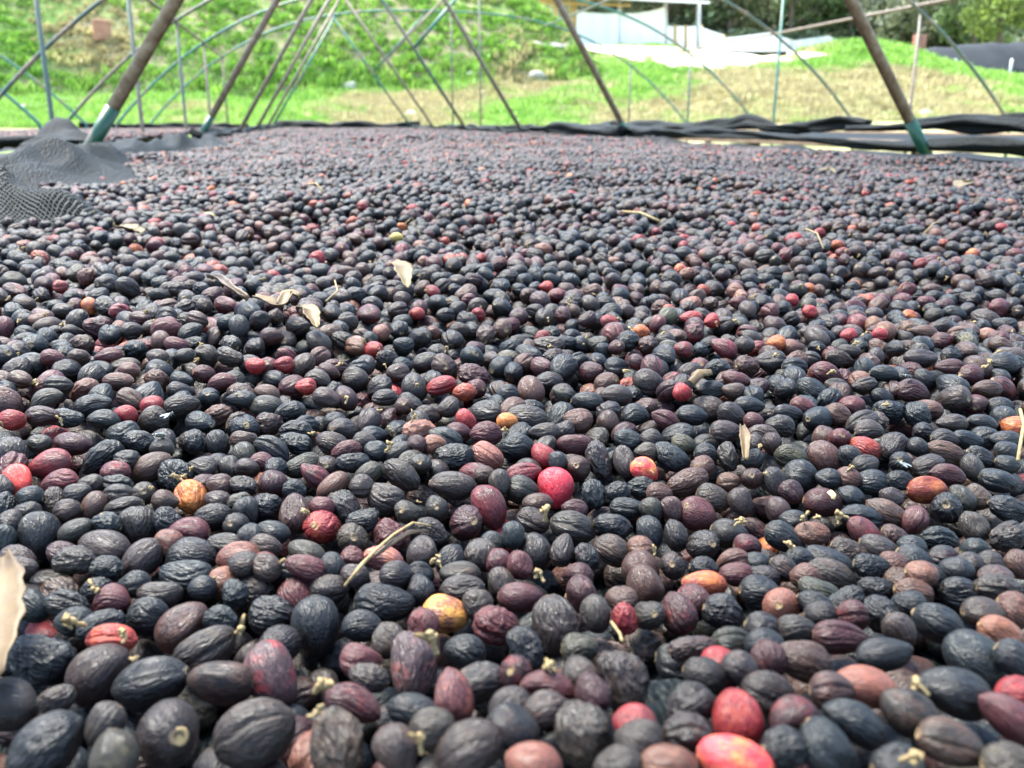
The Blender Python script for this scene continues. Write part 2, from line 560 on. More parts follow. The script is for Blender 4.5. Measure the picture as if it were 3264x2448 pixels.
NG = 46000
gxs = RNG.uniform(-16, 30, NG * 2); gys = RNG.uniform(16.6, 44, NG * 2) ** 1.0
keep = RNG.uniform(size=NG * 2) < np.clip(1.15 - (gys - 17) / 40, 0.3, 1)
ang = gxs / gys
keep &= (ang > -0.55) & (ang < 0.98)
keep &= ~in_poly(gxs, gys, ROAD_XY)
gxs, gys = gxs[keep], gys[keep]
P = np.stack([gxs, gys, gxs * 0], -1)
nz = tn3(P, 0.16) + 0.6 * tn2(P, 0.55)
# how dry the turf is, region by region: the cut face of the bank is straw coloured, the mounds are lush
bank_dry = sm(-2.0, 3.0, gxs) * sm(24.8, 22.5, gys) * (1 - sm(15.5, 19.5, gxs + 0.9 * (gys - 22)))
strip_dry = 0.30 * sm(-3, -1, -np.abs(gxs + 3)) * sm(24, 22, gys)
mound_dry = sm(23.6, 24.5, gys) * sm(6.5, 4.5, gxs) * 0.10
dry = bank_dry * 0.70 + strip_dry + mound_dry + 0.28 * nz + RNG.normal(0, 0.12, len(gxs))
# brown eroded face of the embankment at left
dry += 0.55 * sm(24.2, 24.8, gys) * sm(30, 25, gys) * sm(4.0, -1.0, gxs) * sm(-0.2, 0.5, tn1(P, 0.13) + 0.4 * tn2(P, 0.5))
dry = np.clip(dry, 0, 1)[:, None]
green = np.array([0.135, 0.31, 0.045]); lime = np.array([0.29, 0.47, 0.09]); straw = np.array([0.47, 0.43, 0.22]); brown = np.array([0.20, 0.15, 0.085])
mixg = RNG.uniform(0, 1, (len(gxs), 1))
col = (green * (1 - mixg) + lime * mixg) * (1 - sm(0.3, 0.62, dry)) + (straw * (0.38 + 0.62 * mixg) + brown * (0.62 - 0.62 * mixg)) * sm(0.3, 0.62, dry)
col *= RNG.uniform(0.75, 1.2, (len(gxs), 1))
# embankment grass and broad-leaved weeds darkened to paint in shade on its face
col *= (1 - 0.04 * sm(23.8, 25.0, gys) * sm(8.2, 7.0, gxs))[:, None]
gpts = np.stack([gxs, gys, terrain(gxs, gys) - 0.02], -1)
leafy = (RNG.uniform(size=len(gxs)) < 0.4 * sm(23.5, 25, gys) * sm(8.5, 7, gxs))
gvi = np.where(leafy, RNG.integers(5, 7, len(gxs)), RNG.integers(0, 5, len(gxs)))
gs = RNG.uniform(0.6, 1.35, len(gxs)) * (0.75 + 0.45 * sm(18, 25, gys) - 0.75 * sm(27, 32, gys) * (gxs > 7) - 0.52 * sm(23.8, 25, gys) * (gxs < 7.8))
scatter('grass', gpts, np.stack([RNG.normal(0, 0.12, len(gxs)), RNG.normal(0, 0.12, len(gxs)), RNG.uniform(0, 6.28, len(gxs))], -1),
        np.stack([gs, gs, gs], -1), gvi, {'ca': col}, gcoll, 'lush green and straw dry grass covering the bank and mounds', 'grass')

# ------------------------------------------------------------------ drying bed: net on a timber frame
BX0, BX1, BY0, BY1 = -0.56, 1.80, -0.35, 16.2
hn = Noise(RNG)


def surf(X, Y):
    """top of the layer of cherries (world z)"""
    X = np.asarray(X, float); Y = np.asarray(Y, float)
    h = np.interp(Y, [0.05, 0.17, 0.21, 0.25, 0.30, 0.34, 0.40, 0.46, 0.52, 0.63, 0.8, 1.1, 1.6, 2.5, 5.0, 16.0], [-0.136, -0.142, -0.150, -0.160, -0.165, -0.161, -0.151, -0.141, -0.133, -0.125, -0.118, -0.111, -0.097, -0.090, -0.082, -0.072])
    P = np.stack([X, Y, X * 0], -1)
    h = h + 0.0085 * hn(P, 1.1) * np.clip(Y * 2 - 0.7, 0.2, 1) + 0.0075 * hn(P + 3.1, 3.4) * np.clip(Y * 1.6, 0.3, 1)
    return CAMZ + h


def on_bed(x, y, dz=0.0):
    d = ray(x, y); t0, t1 = 0.05, 30.0
    for _ in range(50):
        t = (t0 + t1) / 2; p = C0 + d * t
        if p[2] > float(surf(p[0], p[1])): t0 = t
        else: t1 = t
    p = C0 + d * t0
    return np.array([p[0], p[1], p[2] + dz])


THIN = [on_bed(x, y)[:2] for x, y in ((2095, 2056), (2165, 2052), (2030, 2075), (2280, 1908), (590, 820))]


def net_z(X, Y):
    """the net hangs deeper where the cherries lie thick, and comes up where they are thin"""
    X = np.asarray(X, float); Y = np.asarray(Y, float)
    dep = np.interp(Y, [0.3, 0.5, 0.8], [0.031, 0.029, 0.0245])
    for tx, ty in THIN: dep = dep - (dep - 0.0150) * np.exp(-((X - tx) ** 2 + (Y - ty) ** 2) / (0.018 if ty < 0.5 else 0.03) ** 2)
    return surf(X, Y) - dep


bed = empty('drying_bed', (0.6, 8, 0))
tag(bed, 'long raised bed of black shade net spread with drying cherries', 'drying bed')
xs = np.concatenate([np.arange(BX0, 0.5, 0.012), np.arange(0.5, BX1 + 0.001, 0.05)]); NX = len(xs); ys = np.concatenate([np.arange(BY0, 0.1, 0.05), np.arange(0.1, 0.8, 0.012), np.arange(0.8, 2.0, 0.03), np.arange(2.0, BY1 + 0.01, 0.2)])
XX, YY = np.meshgrid(xs, ys); ZZ = net_z(XX, YY)
Vn = np.stack([XX, YY, ZZ], -1).reshape(-1, 3)
Fn = [(j * NX + i, j * NX + i + 1, (j + 1) * NX + i + 1, (j + 1) * NX + i) for j in range(len(ys) - 1) for i in range(NX - 1)]
add('net_sheet', mesh_from('net_sheet', Vn, Fn), M['net'], bed)
for x in (BX0 + 0.03, BX1 - 0.03):
    box_obj('side_rail', (x, (BY0 + BY1) / 2, 0.80), (0.04, BY1 - BY0, 0.07), M['wood'], bed, bevel=0.004)
for k in range(8):
    y = -0.2 + 2.3 * k
    for x in (BX0 + 0.08, BX1 - 0.08):
        g = float(terrain(x, y))
        box_obj('leg', (x, y, (g + 0.765) / 2), (0.06, 0.06, max(0.05, 0.765 - g)), M['wood'], bed, bevel=0.004)
    box_obj('cross_rail', ((BX0 + BX1) / 2, y, 0.74), (BX1 - BX0 - 0.1, 0.05, 0.05), M['wood'], bed, bevel=0.004)


def net_roll(path, radii, parent, seed, name='net_roll', flat=1.0, folds=1.0, drape=0.0):
    """a rolled, crumpled edge of net following path"""
    nz = Noise(np.random.default_rng(seed)); nz2 = Noise(np.random.default_rng(seed + 50))
    pts = np.array(path, float)
    cum = np.concatenate([[0], np.cumsum(np.linalg.norm(np.diff(pts, axis=0), axis=1))])
    n = max(24, int(cum[-1] / 0.03)); n = min(n, 220)
    s = np.linspace(0, cum[-1], n)
    c = np.stack([np.interp(s, cum, pts[:, k]) for k in range(3)], -1)
    r = np.interp(s, cum, radii)
    # soften the corners of the path
    for _ in range(3): c[1:-1] = 0.25 * c[:-2] + 0.5 * c[1:-1] + 0.25 * c[2:]
    seg = 28; V = []
    for i in range(n):
        t = c[min(i + 1, n - 1)] - c[max(i - 1, 0)]; t /= np.linalg.norm(t)
        sidev = np.cross(t, [0, 0, 1]); sidev /= np.linalg.norm(sidev); upv = np.cross(sidev, t)
        a = np.linspace(0, 2 * PI, seg, endpoint=False)
        q = np.stack([np.cos(a) * 1.1, np.sin(a) * 1.1, np.full(seg, s[i] * 1.6)], -1)
        twist = np.sin(3 * a + s[i] * 7 + 2.5 * nz(np.array([[0, 0, s[i] * 1.2]]))[0])
        rad = r[i] * (1 + folds * (0.30 * nz(q, 0.5) + 0.13 * nz2(q * [1, 1, 2.4], 0.9) + 0.20 * twist))
        for k in range(seg):
            V.append(c[i] + sidev * math.cos(a[k]) * rad[k] * 1.15 + upv * math.sin(a[k]) * rad[k] * flat)
    F = []
    for i in range(n - 1):
        for k in range(seg):
            k2 = (k + 1) % seg
            F.append((i * seg + k, i * seg + k2, (i + 1) * seg + k2, (i + 1) * seg + k))
    F.append(tuple(range(seg))[::-1]); F.append(tuple((n - 1) * seg + k for k in range(seg)))
    return add(name, mesh_from(name, V, F), M['net'], parent)


def net_patch(rows, parent, seed, amp=0.012, nu=60, nv=40, name='net_fold', freq=7.0, mat='net'):
    """a loose fold of net: rows of world points, joined by a smooth sheet with creases"""
    nz = Noise(np.random.default_rng(seed)); rows = [np.array(r, float) for r in rows]
    u = np.linspace(0, 1, nu)
    R = []
    for r in rows:
        t = np.linspace(0, 1, len(r)); R.append(np.stack([np.interp(u, t, r[:, k]) for k in range(3)], -1))
    R = np.array(R); v = np.linspace(0, 1, nv); t = np.linspace(0, 1, len(rows))
    G = np.zeros((nv, nu, 3))
    for i in range(nu):
        for k in range(3): G[:, i, k] = np.interp(v, t, R[:, i, k])
    for _ in range(4):
        G[1:-1] = 0.25 * G[:-2] + 0.5 * G[1:-1] + 0.25 * G[2:]
        G[:, 1:-1] = 0.25 * G[:, :-2] + 0.5 * G[:, 1:-1] + 0.25 * G[:, 2:]
    cr = 1 - np.abs(nz(G * freq, 0.5)) ** 0.7
    G[..., 2] += amp * (cr - 0.4) + amp * 0.5 * nz(G * freq * 2.2, 0.6)
    V = G.reshape(-1, 3)
    F = [(j * nu + i, j * nu + i + 1, (j + 1) * nu + i + 1, (j + 1) * nu + i) for j in range(nv - 1) for i in range(nu - 1)]
    o = add(name, mesh_from(name, V, F), M[mat], parent)
    md = o.modifiers.new('thickness', 'SOLIDIFY'); md.thickness = 0.0012
    return o


def lift(x, y, Y, dz=0.0):
    p = at(x, y, Y); return (p[0], p[1], p[2] + dz)


# left edge, from the near fold to the far end
net_roll([(-0.56, 4.9, CAMZ - 0.058), (-0.57, 7, CAMZ - 0.06), (-0.57, 10, CAMZ - 0.055), (-0.58, 13, CAMZ - 0.05), (-0.55, 16.0, CAMZ - 0.05)],
         [0.03, 0.022, 0.03, 0.035, 0.04], bed, 4)
# far end
net_roll([(-0.6, 16.2, CAMZ - 0.055), (0.0, 16.25, CAMZ - 0.03), (0.3, 16.2, CAMZ - 0.06), (0.8, 16.25, CAMZ - 0.035), (1.25, 16.2, CAMZ - 0.065), (1.9, 16.2, CAMZ - 0.04)],
         [0.065, 0.085, 0.055, 0.08, 0.05, 0.075], bed, 5)
# right edge
net_roll([lift(3500, 500, 1.95), lift(3264, 466, 2.2), lift(3080, 456, 2.38), lift(2930, 462, 2.55), lift(2760, 458, 2.8), lift(2560, 442, 3.2), lift(2350, 430, 3.75), lift(2150, 424, 4.5), lift(2000, 420, 5.2)],
         [0.02, 0.021, 0.020, 0.017, 0.014, 0.013, 0.018, 0.024, 0.030], bed, 6)
net_roll([(1.80, 5.1, CAMZ - 0.045), (1.79, 6.5, CAMZ - 0.04), (1.78, 8, CAMZ - 0.05), (1.77, 10.4, CAMZ - 0.045), (1.76, 13, CAMZ - 0.055), (1.75, 16, CAMZ - 0.05)],
         [0.034, 0.04, 0.025, 0.04, 0.025, 0.04], bed, 8)
# the net hangs down outside the timber on both long sides
for sx, xe in ((1, BX1), (-1, BX0)):
    ysk = np.arange(0.2, BY1, 0.06); Vs = []
    for y in ysk:
        zt = float(surf(xe, y)) + 0.004; wv_ = 0.012 * math.sin(y * 9) + 0.01 * math.sin(y * 23)
        for q, (ox, oz) in enumerate(((-0.03, -0.01), (0.012, 0.0), (0.035, -0.05), (0.04, -0.13), (0.045, -0.24))):
            Vs.append((xe + sx * (ox + wv_ * q * 0.3), y, zt + oz))
    add('net_skirt', mesh_from('net_skirt', Vs, [(i * 5 + j, i * 5 + j + 1, (i + 1) * 5 + j + 1, (i + 1) * 5 + j) for i in range(len(ysk) - 1) for j in range(4)]), M['net'], bed)
# loose folds thrown over the cherries at the near left corner
RIDGES = [
    # crest points (x, y, height above the cherries, half width)
    [(-0.75, 1.36, 0.058, 0.15), (-0.60, 1.30, 0.058, 0.14), (-0.40, 1.25, 0.052, 0.105), (-0.31, 1.205, 0.036, 0.055), (-0.235, 1.175, 0.004, 0.018)],
    [(-0.75, 1.52, 0.050, 0.10), (-0.60, 1.62, 0.052, 0.11), (-0.50, 1.76, 0.062, 0.115), (-0.455, 1.95, 0.058, 0.10), (-0.50, 2.25, 0.052, 0.075), (-0.54, 2.5, 0.045, 0.06)],
    [(-0.56, 2.5, 0.048, 0.06), (-0.53, 3.0, 0.055, 0.055), (-0.50, 3.5, 0.058, 0.06), (-0.44, 3.95, 0.050, 0.085), (-0.46, 4.5, 0.040, 0.075), (-0.55, 5.2, 0.045, 0.05)]]


def ridge_height(X, Y, ridge):
    X = np.asarray(X, float); Y = np.asarray(Y, float)
    best = np.zeros(X.shape)
    for (x0, y0, h0, w0), (x1, y1, h1, w1) in zip(ridge[:-1], ridge[1:]):
        dx, dy = x1 - x0, y1 - y0
        t = np.clip(((X - x0) * dx + (Y - y0) * dy) / (dx * dx + dy * dy), 0, 1)
        d = np.hypot(X - x0 - t * dx, Y - y0 - t * dy); h = h0 + (h1 - h0) * t; w_ = w0 + (w1 - w0) * t
        q = np.clip(d / w_, 0, 1.6)
        best = np.maximum(best, h * np.exp(-(q ** 2.2) * 1.3))
    return best


def drape(ridge, seed, mat, name, step, x0, x1, y0, y1, stretch=(1, 1)):
    nz = Noise(np.random.default_rng(seed)); nz2 = Noise(np.random.default_rng(seed + 9))
    xs_ = np.arange(x0, x1, step); ys_ = np.arange(y0, y1, step * 1.5)
    XX, YY = np.meshgrid(xs_, ys_)
    P = np.stack([XX * 11 * stretch[0], YY * 5 * stretch[1], XX * 0], -1)
    wx, wy = 0.012 * nz2(P, 0.5), 0.03 * nz2(P + 4, 0.4)
    H = ridge_height(XX + wx, YY + wy, ridge)
    fold = 0.5 - np.abs(nz(P, 0.42)) ** 0.8
    Z = surf(XX, YY) - 0.016 + H * (1 + 0.52 * fold + 0.30 * (0.45 - np.abs(nz2(P * 1.7, 0.5)) ** 0.7))
    nxx = len(xs_)
    keepf = []
    for j in range(len(ys_) - 1):
        for i in range(nxx - 1):
            if H[j:j + 2, i:i + 2].max() > 0.0015: keepf.append((j * nxx + i, j * nxx + i + 1, (j + 1) * nxx + i + 1, (j + 1) * nxx + i))
    V = np.stack([XX, YY, Z], -1).reshape(-1, 3)
    used = sorted({k for f in keepf for k in f}); mp = {k: n_ for n_, k in enumerate(used)}
    o = add(name, mesh_from(name, V[used], [tuple(mp[k] for k in f) for f in keepf]), M[mat], bed)
    md = o.modifiers.new('thickness', 'SOLIDIFY'); md.thickness = 0.001
    return o


drape(RIDGES[0], 61, 'opennet', 'net_flap', 0.007, -0.75, -0.15, 0.95, 1.6)
drape(RIDGES[1], 62, 'net', 'net_fold', 0.008, -0.75, -0.25, 1.35, 2.7, (1.2, 0.7))
drape(RIDGES[2], 63, 'net', 'net_fold', 0.010, -0.75, -0.25, 2.3, 5.4, (1.5, 0.45))


# neighbouring bed on the left: paler, redder cherries behind a twisted net
bedl = empty('drying_bed', (-2.2, 9, 0))
tag(bedl, 'neighbouring drying bed with paler reddish cherries beyond the net fold at far left', 'drying bed')
xs2 = np.linspace(-3.5, -0.95, 20); ys2 = np.linspace(2.6, 15.5, 60)
XX2, YY2 = np.meshgrid(xs2, ys2); ZZ2 = CAMZ - 0.088 + 0.01 * hn(np.stack([XX2, YY2, XX2 * 0], -1), 0.5)
add('net_sheet', mesh_from('net_sheet', np.stack([XX2, YY2, ZZ2], -1).reshape(-1, 3), [(j * 20 + i, j * 20 + i + 1, (j + 1) * 20 + i + 1, (j + 1) * 20 + i) for j in range(59) for i in range(19)]), M['net'], bedl)
for x in (-3.45, -1.0):
    box_obj('side_rail', (x, 9, 0.80), (0.04, 12.9, 0.07), M['wood'], bedl)
    for k in range(6):
        y = 2.9 + 2.4 * k
        g = float(terrain(x, y)); box_obj('leg', (x, y, (g + 0.765) / 2), (0.06, 0.06, max(0.05, 0.765 - g)), M['wood'], bedl)
net_patch([[lift(60, 470, 3.0), lift(150, 455, 3.0), lift(250, 448, 3.05), lift(330, 450, 3.1)],
           [lift(110, 430, 3.15), lift(165, 405, 3.15), lift(230, 410, 3.2), lift(300, 438, 3.2)],
           [lift(150, 392, 3.3), lift(180, 370, 3.3), lift(205, 374, 3.3), lift(260, 425, 3.3)],
           [lift(150, 440, 3.5), lift(180, 420, 3.5), lift(205, 420, 3.5), lift(260, 440, 3.5)]], bedl, 31, 0.012)
net_roll([lift(-300, 470, 2.7), lift(-60, 458, 3.0), lift(120, 447, 3.2), lift(300, 440, 3.5)], [0.018, 0.014, 0.016, 0.02], bedl, 32)
net_roll([(-3.5, 15.5, CAMZ - 0.06), (-2.2, 15.5, CAMZ - 0.05), (-0.95, 15.5, CAMZ - 0.06)], [0.05, 0.05, 0.05], bedl, 33)

# neighbouring bed on the right: bare timber edge and a bunched net
bedr = empty('drying_bed', (3.4, 8, 0))
tag(bedr, 'empty neighbouring bed with bunched black net and bare timber edge at right', 'drying bed')
box_obj('side_rail', (2.16, 6.0, CAMZ - 0.075), (0.14, 8.0, 0.03), M['wood'], bedr, bevel=0.004)
box_obj('side_rail', (4.6, 6.0, CAMZ - 0.075), (0.10, 8.0, 0.03), M['wood'], bedr, bevel=0.004)
add('net_sheet', mesh_from('net_sheet', [(2.28, 2.0, CAMZ - 0.075), (4.55, 2.0, CAMZ - 0.075), (4.55, 10, CAMZ - 0.075), (2.28, 10, CAMZ - 0.075)], [(0, 1, 2, 3)]), M['net'], bedr)
for k in range(5):
    for x in (2.2, 4.55):
        g = float(terrain(x, 2.4 + 1.9 * k)); box_obj('leg', (x, 2.4 + 1.9 * k, (g + 0.905) / 2), (0.06, 0.06, max(0.05, 0.905 - g)), M['wood'], bedr)
net_roll([lift(3500, 402, 2.5), lift(3264, 400, 2.75), lift(3110, 392, 2.95), lift(2960, 402, 3.15), lift(2830, 408, 3.35), lift(2700, 412, 3.6)],
         [0.018, 0.020, 0.026, 0.020, 0.018, 0.012], bedr, 41, folds=1.3)
net_roll([lift(2770, 394, 3.55), lift(2690, 388, 3.75), lift(2580, 400, 4.0), lift(2480, 408, 4.35), lift(2395, 388, 4.6), lift(2330, 402, 4.8), lift(2200, 410, 5.3), lift(2060, 405, 6.0), lift(1980, 405, 6.6), lift(1880, 412, 7.5)],
         [0.015, 0.026, 0.022, 0.018, 0.036, 0.028, 0.026, 0.032, 0.042, 0.03], bedr, 42, folds=1.3)
net_roll([lift(3400, 382, 3.4), lift(3200, 384, 3.7), lift(3080, 378, 3.9), lift(2900, 392, 4.3)], [0.03, 0.026, 0.030, 0.012], bedr, 43, folds=1.3)

# ------------------------------------------------------------------ pipe frames over the beds
FY = [2.5 + 2.62 * k for k in range(6)]
legL = [((318, 418), (560, 0)), ((657, 403), (882, 0)), ((774, 398), (992, 0)), ((816, 413), (1048, 0)), ((846, 415), (1070, 20)), ((866, 408), (1065, 60))]
legR = [((2930, 445), (2712, 0)), ((1995, 418), (1775, 0)), ((1652, 398), (1418, 0)), ((1483, 408), (1219, 0)), ((1386, 413), (1102, 0)), ((1313, 408), (1065, 60))]
AF_LABEL = ['nearest leaning pipe frame, thick rusty legs with green painted feet', 'second leaning pipe frame from the front, brown legs with green feet',
            'third leaning pipe frame from the front with plain brown legs', 'fourth leaning pipe frame from the front with grey right leg',
            'fifth leaning pipe frame from the front with thin brown legs', 'farthest leaning pipe frame, teal legs meeting in a point']
AFM = [('rust', 'rust'), ('rust', 'rust'), ('rust', 'rust'), ('rust', 'grey'), ('rust', 'rust'), ('teal', 'teal')]
for k in range(6):
    Y = FY[k]
    fr = empty('support_frame', (0.6, Y, 0.0))
    tag(fr, AF_LABEL[k], 'pipe frame', 'leaning pipe frames along the drying bed')
    tops = []
    for sidx, (legs, r) in enumerate(((legL, 0.0172), (legR, 0.0172))):
        a, t = at(*legs[k][0], Y), at(*legs[k][1], Y)
        d = (t - a) / (t[2] - a[2])
        top = a + d * (CAMZ + 1.68 - a[2]); bot = a + d * (-0.09)
        dl = (at(*legs[k][0], Y) + d * 0.0)
        if k < 2:
            mid = a + d * (0.052 if k == 0 else 0.045)
            L_ = tube_obj('leg', [mid, top], r, M[AFM[k][sidx]], fr, 16)
            tube_obj('painted_foot', [bot, mid + d * 0.004], r * 1.07, M['greenpaint'], fr, 16)
        else:
            tube_obj('leg', [bot, top], r, M[AFM[k][sidx]], fr, 12)
        g = float(terrain(bot[0], Y))
        tube_obj('ground_post', [(bot[0], Y, g - 0.1), (bot[0], Y, bot[2] + 0.01)], 0.024, M['greenpaint'], fr, 12)
        tops.append(top)
    tube_obj('ridge_joint', [tops[0] + np.array([-0.02, 0, 0.0]), tops[1] + np.array([0.02, 0, 0.0])], 0.014, M['teal'], fr, 10)
    if k >= 3:
        br = {3: ((1318, 154), (1462, -14)), 4: ((1240, 180), (1418, -8)), 5: ((1192, 228), (1355, 42))}[k]
        tube_obj('brace', [at(*br[0], Y), at(*br[1], Y)], 0.02 if k == 3 else 0.016, M['rust' if k == 4 else 'teal'], fr, 10)

HX, HW, HH = 2.10, 4.57, 1.78


def hoop_pts(xc, y, n=64, hw=HW, hh=HH):
    out = []
    for i in range(n + 1):
        a = -PI / 2 + PI * i / n
        u = math.sin(a)
        u = math.copysign(abs(u) ** 0.9, u)
        out.append((xc + hw * u, y, CAMZ + hh * (1 - abs(u) ** 2.85)))
    gl, gr = float(terrain(xc - hw, y)), float(terrain(xc + hw, y))
    return [(xc - hw - 0.02, y, gl - 0.1)] + out + [(xc + hw + 0.02, y, gr - 0.1)]


HP_LABEL = {1: 'nearest wide tunnel hoop with a grey green post at far left', 2: 'tunnel hoop whose curved foot stands near the right border',
            3: 'weathered tunnel hoop curving down behind the rusty cross pipe at right', 4: 'second farthest tunnel hoop, teal crown, brown post at left',
            5: 'farthest teal tunnel hoop arching flat across the green mound'}
for k in range(1, 6):
    Y = FY[k]
    hp = empty('tunnel_hoop', (HX, Y, 0))
    tag(hp, HP_LABEL[k], 'tunnel hoop', 'wide pipe hoops spanning the drying beds')
    tube_obj('arch', hoop_pts(HX, Y), 0.0165, M['grey' if k < 4 else 'teal'], hp, 10)
    for x, m in ((-1.29, 'rust' if k == 4 else 'grey'), (5.56, 'teal' if k == 3 else 'grey')):
        g = float(terrain(x, Y))
        u = abs((x - HX) / HW); zt = CAMZ + HH * (1 - u ** 2.85)
        top = zt + (0.45 if (k == 3 and x > 0) else 0)
        tube_obj('post', [(x, Y, g - 0.1), (x + 0.01 * (k % 2), Y + 0.02, top)], 0.012 if k == 1 else 0.0155, M[m], hp, 10)
    if k in (4, 5):
        x = 2.40; g = float(terrain(x, Y)); tube_obj('post', [(x, Y, g - 0.1), (x, Y + 0.02, CAMZ + HH)], 0.014, M['grey'], hp, 8)

for x, y0, y1, z, m, lb in ((5.56, 5.0, 15.7, 1.075, 'rust', 'rusty pipe running through the hoops at right'), (-1.30, 5.0, 15.7, 1.055, 'rust', 'brown pipe tying the hoops together at left'),
                            (4.0, 10.3, 15.7, 1.615, 'grey', 'thin grey pipe along the hoops before the white shed')):
    p = tube_obj('purlin', [(x, y0, CAMZ + z - 0.02), (x + 0.01, (y0 + y1) / 2, CAMZ + z - 0.03), (x, y1, CAMZ + z - 0.02)], 0.0145, M[m], None, 10)
    tag(p, lb, 'pipe', 'pipes joining the tunnel hoops')
# hoops of the next tunnel, only their feet reach into view at left
for Y, xf, lb in ((FY[4], -2.85, 'teal hoop of the next tunnel ending right of the left border'), (FY[3], -2.72, 'lower teal hoop of the next tunnel at the left border')):
    hp = tube_obj('tunnel_hoop', hoop_pts(xf - HW, Y), 0.0165, M['teal'], None, 10)
    tag(hp, lb, 'tunnel hoop', 'hoops of the next tunnel')

# ------------------------------------------------------------------ things on the slopes
def rock(name, c, s, mat, seed, parent=None):
    bm = bmesh.new(); bmesh.ops.create_icosphere(bm, subdivisions=3, radius=1)
    nz = Noise(np.random.default_rng(seed)); co = np.array([v.co[:] for v in bm.verts])
    rr = 1 + 0.22 * nz(co, 0.4) + 0.08 * nz(co, 1.1)
    for v, k in zip(bm.verts, rr): v.co = (c[0] + v.co.x * k * s[0], c[1] + v.co.y * k * s[1], c[2] + v.co.z * k * s[2])
    me = bpy.data.meshes.new(name); bm.to_mesh(me); bm.free()
    me.polygons.foreach_set('use_smooth', [True] * len(me.polygons))
    return add(name, me, mat, parent)


stones = [(213, 328, 0.20, 'large white stone on the grass at the foot of the left bank'), (90, 345, 0.13, 'white stone near the left border on the grass'), (128, 345, 0.09, 'small white stone right of a twin on the left grass'),
          (508, 338, 0.11, 'white stone on the grass between the first and second leaning pipes'), (990, 306, 0.12, 'white stone at the foot of the bank behind the pipe cluster'), (780, 318, 0.09, 'small pale stone behind the third leaning pipe'),
          (1120, 275, 0.20, 'pale stone low on the green bank at centre'), (1310, 365, 0.12, 'pale stone on the dry grass beside the teal pipe foot'), (1500, 238, 0.17, 'pale stone on the green bank beside the rusty pipe'),
          (1620, 272, 0.16, 'pale stone on the crest of the dry grass bank'), (1715, 250, 0.24, 'larger pale rock at the right foot of the green mound'), (2950, 365, 0.14, 'white stone on dry grass right of the nearest right pole')]
for i, (x, y, s, lb) in enumerate(stones):
    p = hit_terrain(x, y + 6)
    o = rock('stone', (p[0], p[1], p[2] + s * 0.25), (s, s * 0.8, s * 0.62), M['stone'], 100 + i)
    tag(o, lb, 'stone', 'pale stones on the slopes')
p = hit_terrain(330, 115)
blk = box_obj('clay_block', (p[0], p[1] - 0.1, p[2] + 0.12), (0.40, 0.22, 0.50), M['redboard'], None, 0.3, 0.03)
tag(blk, 'reddish brown clay block half buried in the left embankment', 'block')

# white shed
SY = 50.0
shed = empty('shed', tuple(at(1980, 150, SY) * [1, 1, 0] + np.array([0, 0, at(1980, 150, SY)[2]])))
tag(shed, 'white plastic walled shed with a flat pale roof beyond the road', 'shed')


def wallpanel(name, x0, x1, y0a, y0b, y1a, y1b, Y, mat, parent, th=0.06, bulge=0.0, nseg=14):
    """upright sheet between picture columns x0..x1; y0*: upper edge left/right, y1*: lower edge left/right"""
    V, F = [], []
    for i in range(nseg + 1):
        t = i / nseg
        a = at(x0 + (x1 - x0) * t, y0a + (y0b - y0a) * t - bulge * math.sin(t * PI), Y); b_ = at(x0 + (x1 - x0) * t, y1a + (y1b - y1a) * t, Y)
        wob = 0.05 * math.sin(t * 17 + x0)
        for p_ in (b_, a):
            V.append((p_[0], Y + wob, p_[2])); V.append((p_[0], Y + wob + th, p_[2]))
    for i in range(nseg):
        k = i * 4; F += [(k, k + 4, k + 6, k + 2), (k + 1, k + 3, k + 7, k + 5), (k + 2, k + 6, k + 7, k + 3), (k, k + 1, k + 5, k + 4)]
    F += [(0, 2, 3, 1), (nseg * 4, nseg * 4 + 1, nseg * 4 + 3, nseg * 4 + 2)]
    return add(name, mesh_from(name, V, F, False), mat, parent)


wallpanel('wall_sheet', 1838, 1973, 34, 42, 152, 156, SY, M['whiteplastic'], shed, bulge=-4)
wallpanel('wall_sheet', 1975, 2118, 42, 22, 156, 162, SY, M['whiteplastic'], shed, bulge=-8)
for x, y0, y1, m in ((1834, -6, 158, 'timber'), (1974, 4, 160, 'post'), (2120, 6, 164, 'post'), (2226, 12, 160, 'post'), (1770, -10, 150, 'timber'), (1822, -4, 150, 'timber'), (2152, 80, 160, 'timber'), (2186, 80, 160, 'timber')):
    a, c = at(x, y0, SY + 0.15), at(x, y1, SY + 0.15)
    tube_obj('post', [c, a], 0.13 if m == 'post' else 0.09, M[m], shed, 10)
# roof: a thin pitched sheet overhanging the front
ra, rb = at(1700, -16, SY - 1.5), at(2262, 12, SY - 1.5)
Vr = []
for p_, dz in ((ra, 0), (rb, 0)):
    Vr += [(p_[0], SY - 1.5, p_[2]), (p_[0], SY - 1.5, p_[2] + 0.13), (p_[0], SY + 7, p_[2] + 1.1), (p_[0], SY + 7, p_[2] + 1.23)]
add('roof', mesh_from('roof', Vr, [(0, 4, 5, 1), (1, 5, 7, 3), (3, 7, 6, 2), (2, 6, 4, 0), (0, 1, 3, 2), (4, 6, 7, 5)], False), M['roof'], shed)
for x in (1780, 1880, 1950, 2010):
    a = at(x, -4, SY - 1.3); tube_obj('rafter', [a + np.array([0, 0, -0.05]), a + np.array([0, 5.5, 0.6])], 0.06, M['timber'], shed, 8)
a, c = at(1700, 8, SY), at(2010, 18, SY)
tube_obj('beam', [a, c], 0.07, M['timber'], shed, 8)
a, c = at(1660, 20, SY + 1), at(1838, 36, SY + 1)
wallpanel('wall_sheet', 1690, 1830, 2, 10, 70, 76, SY + 3, M['whiteplastic'], shed)

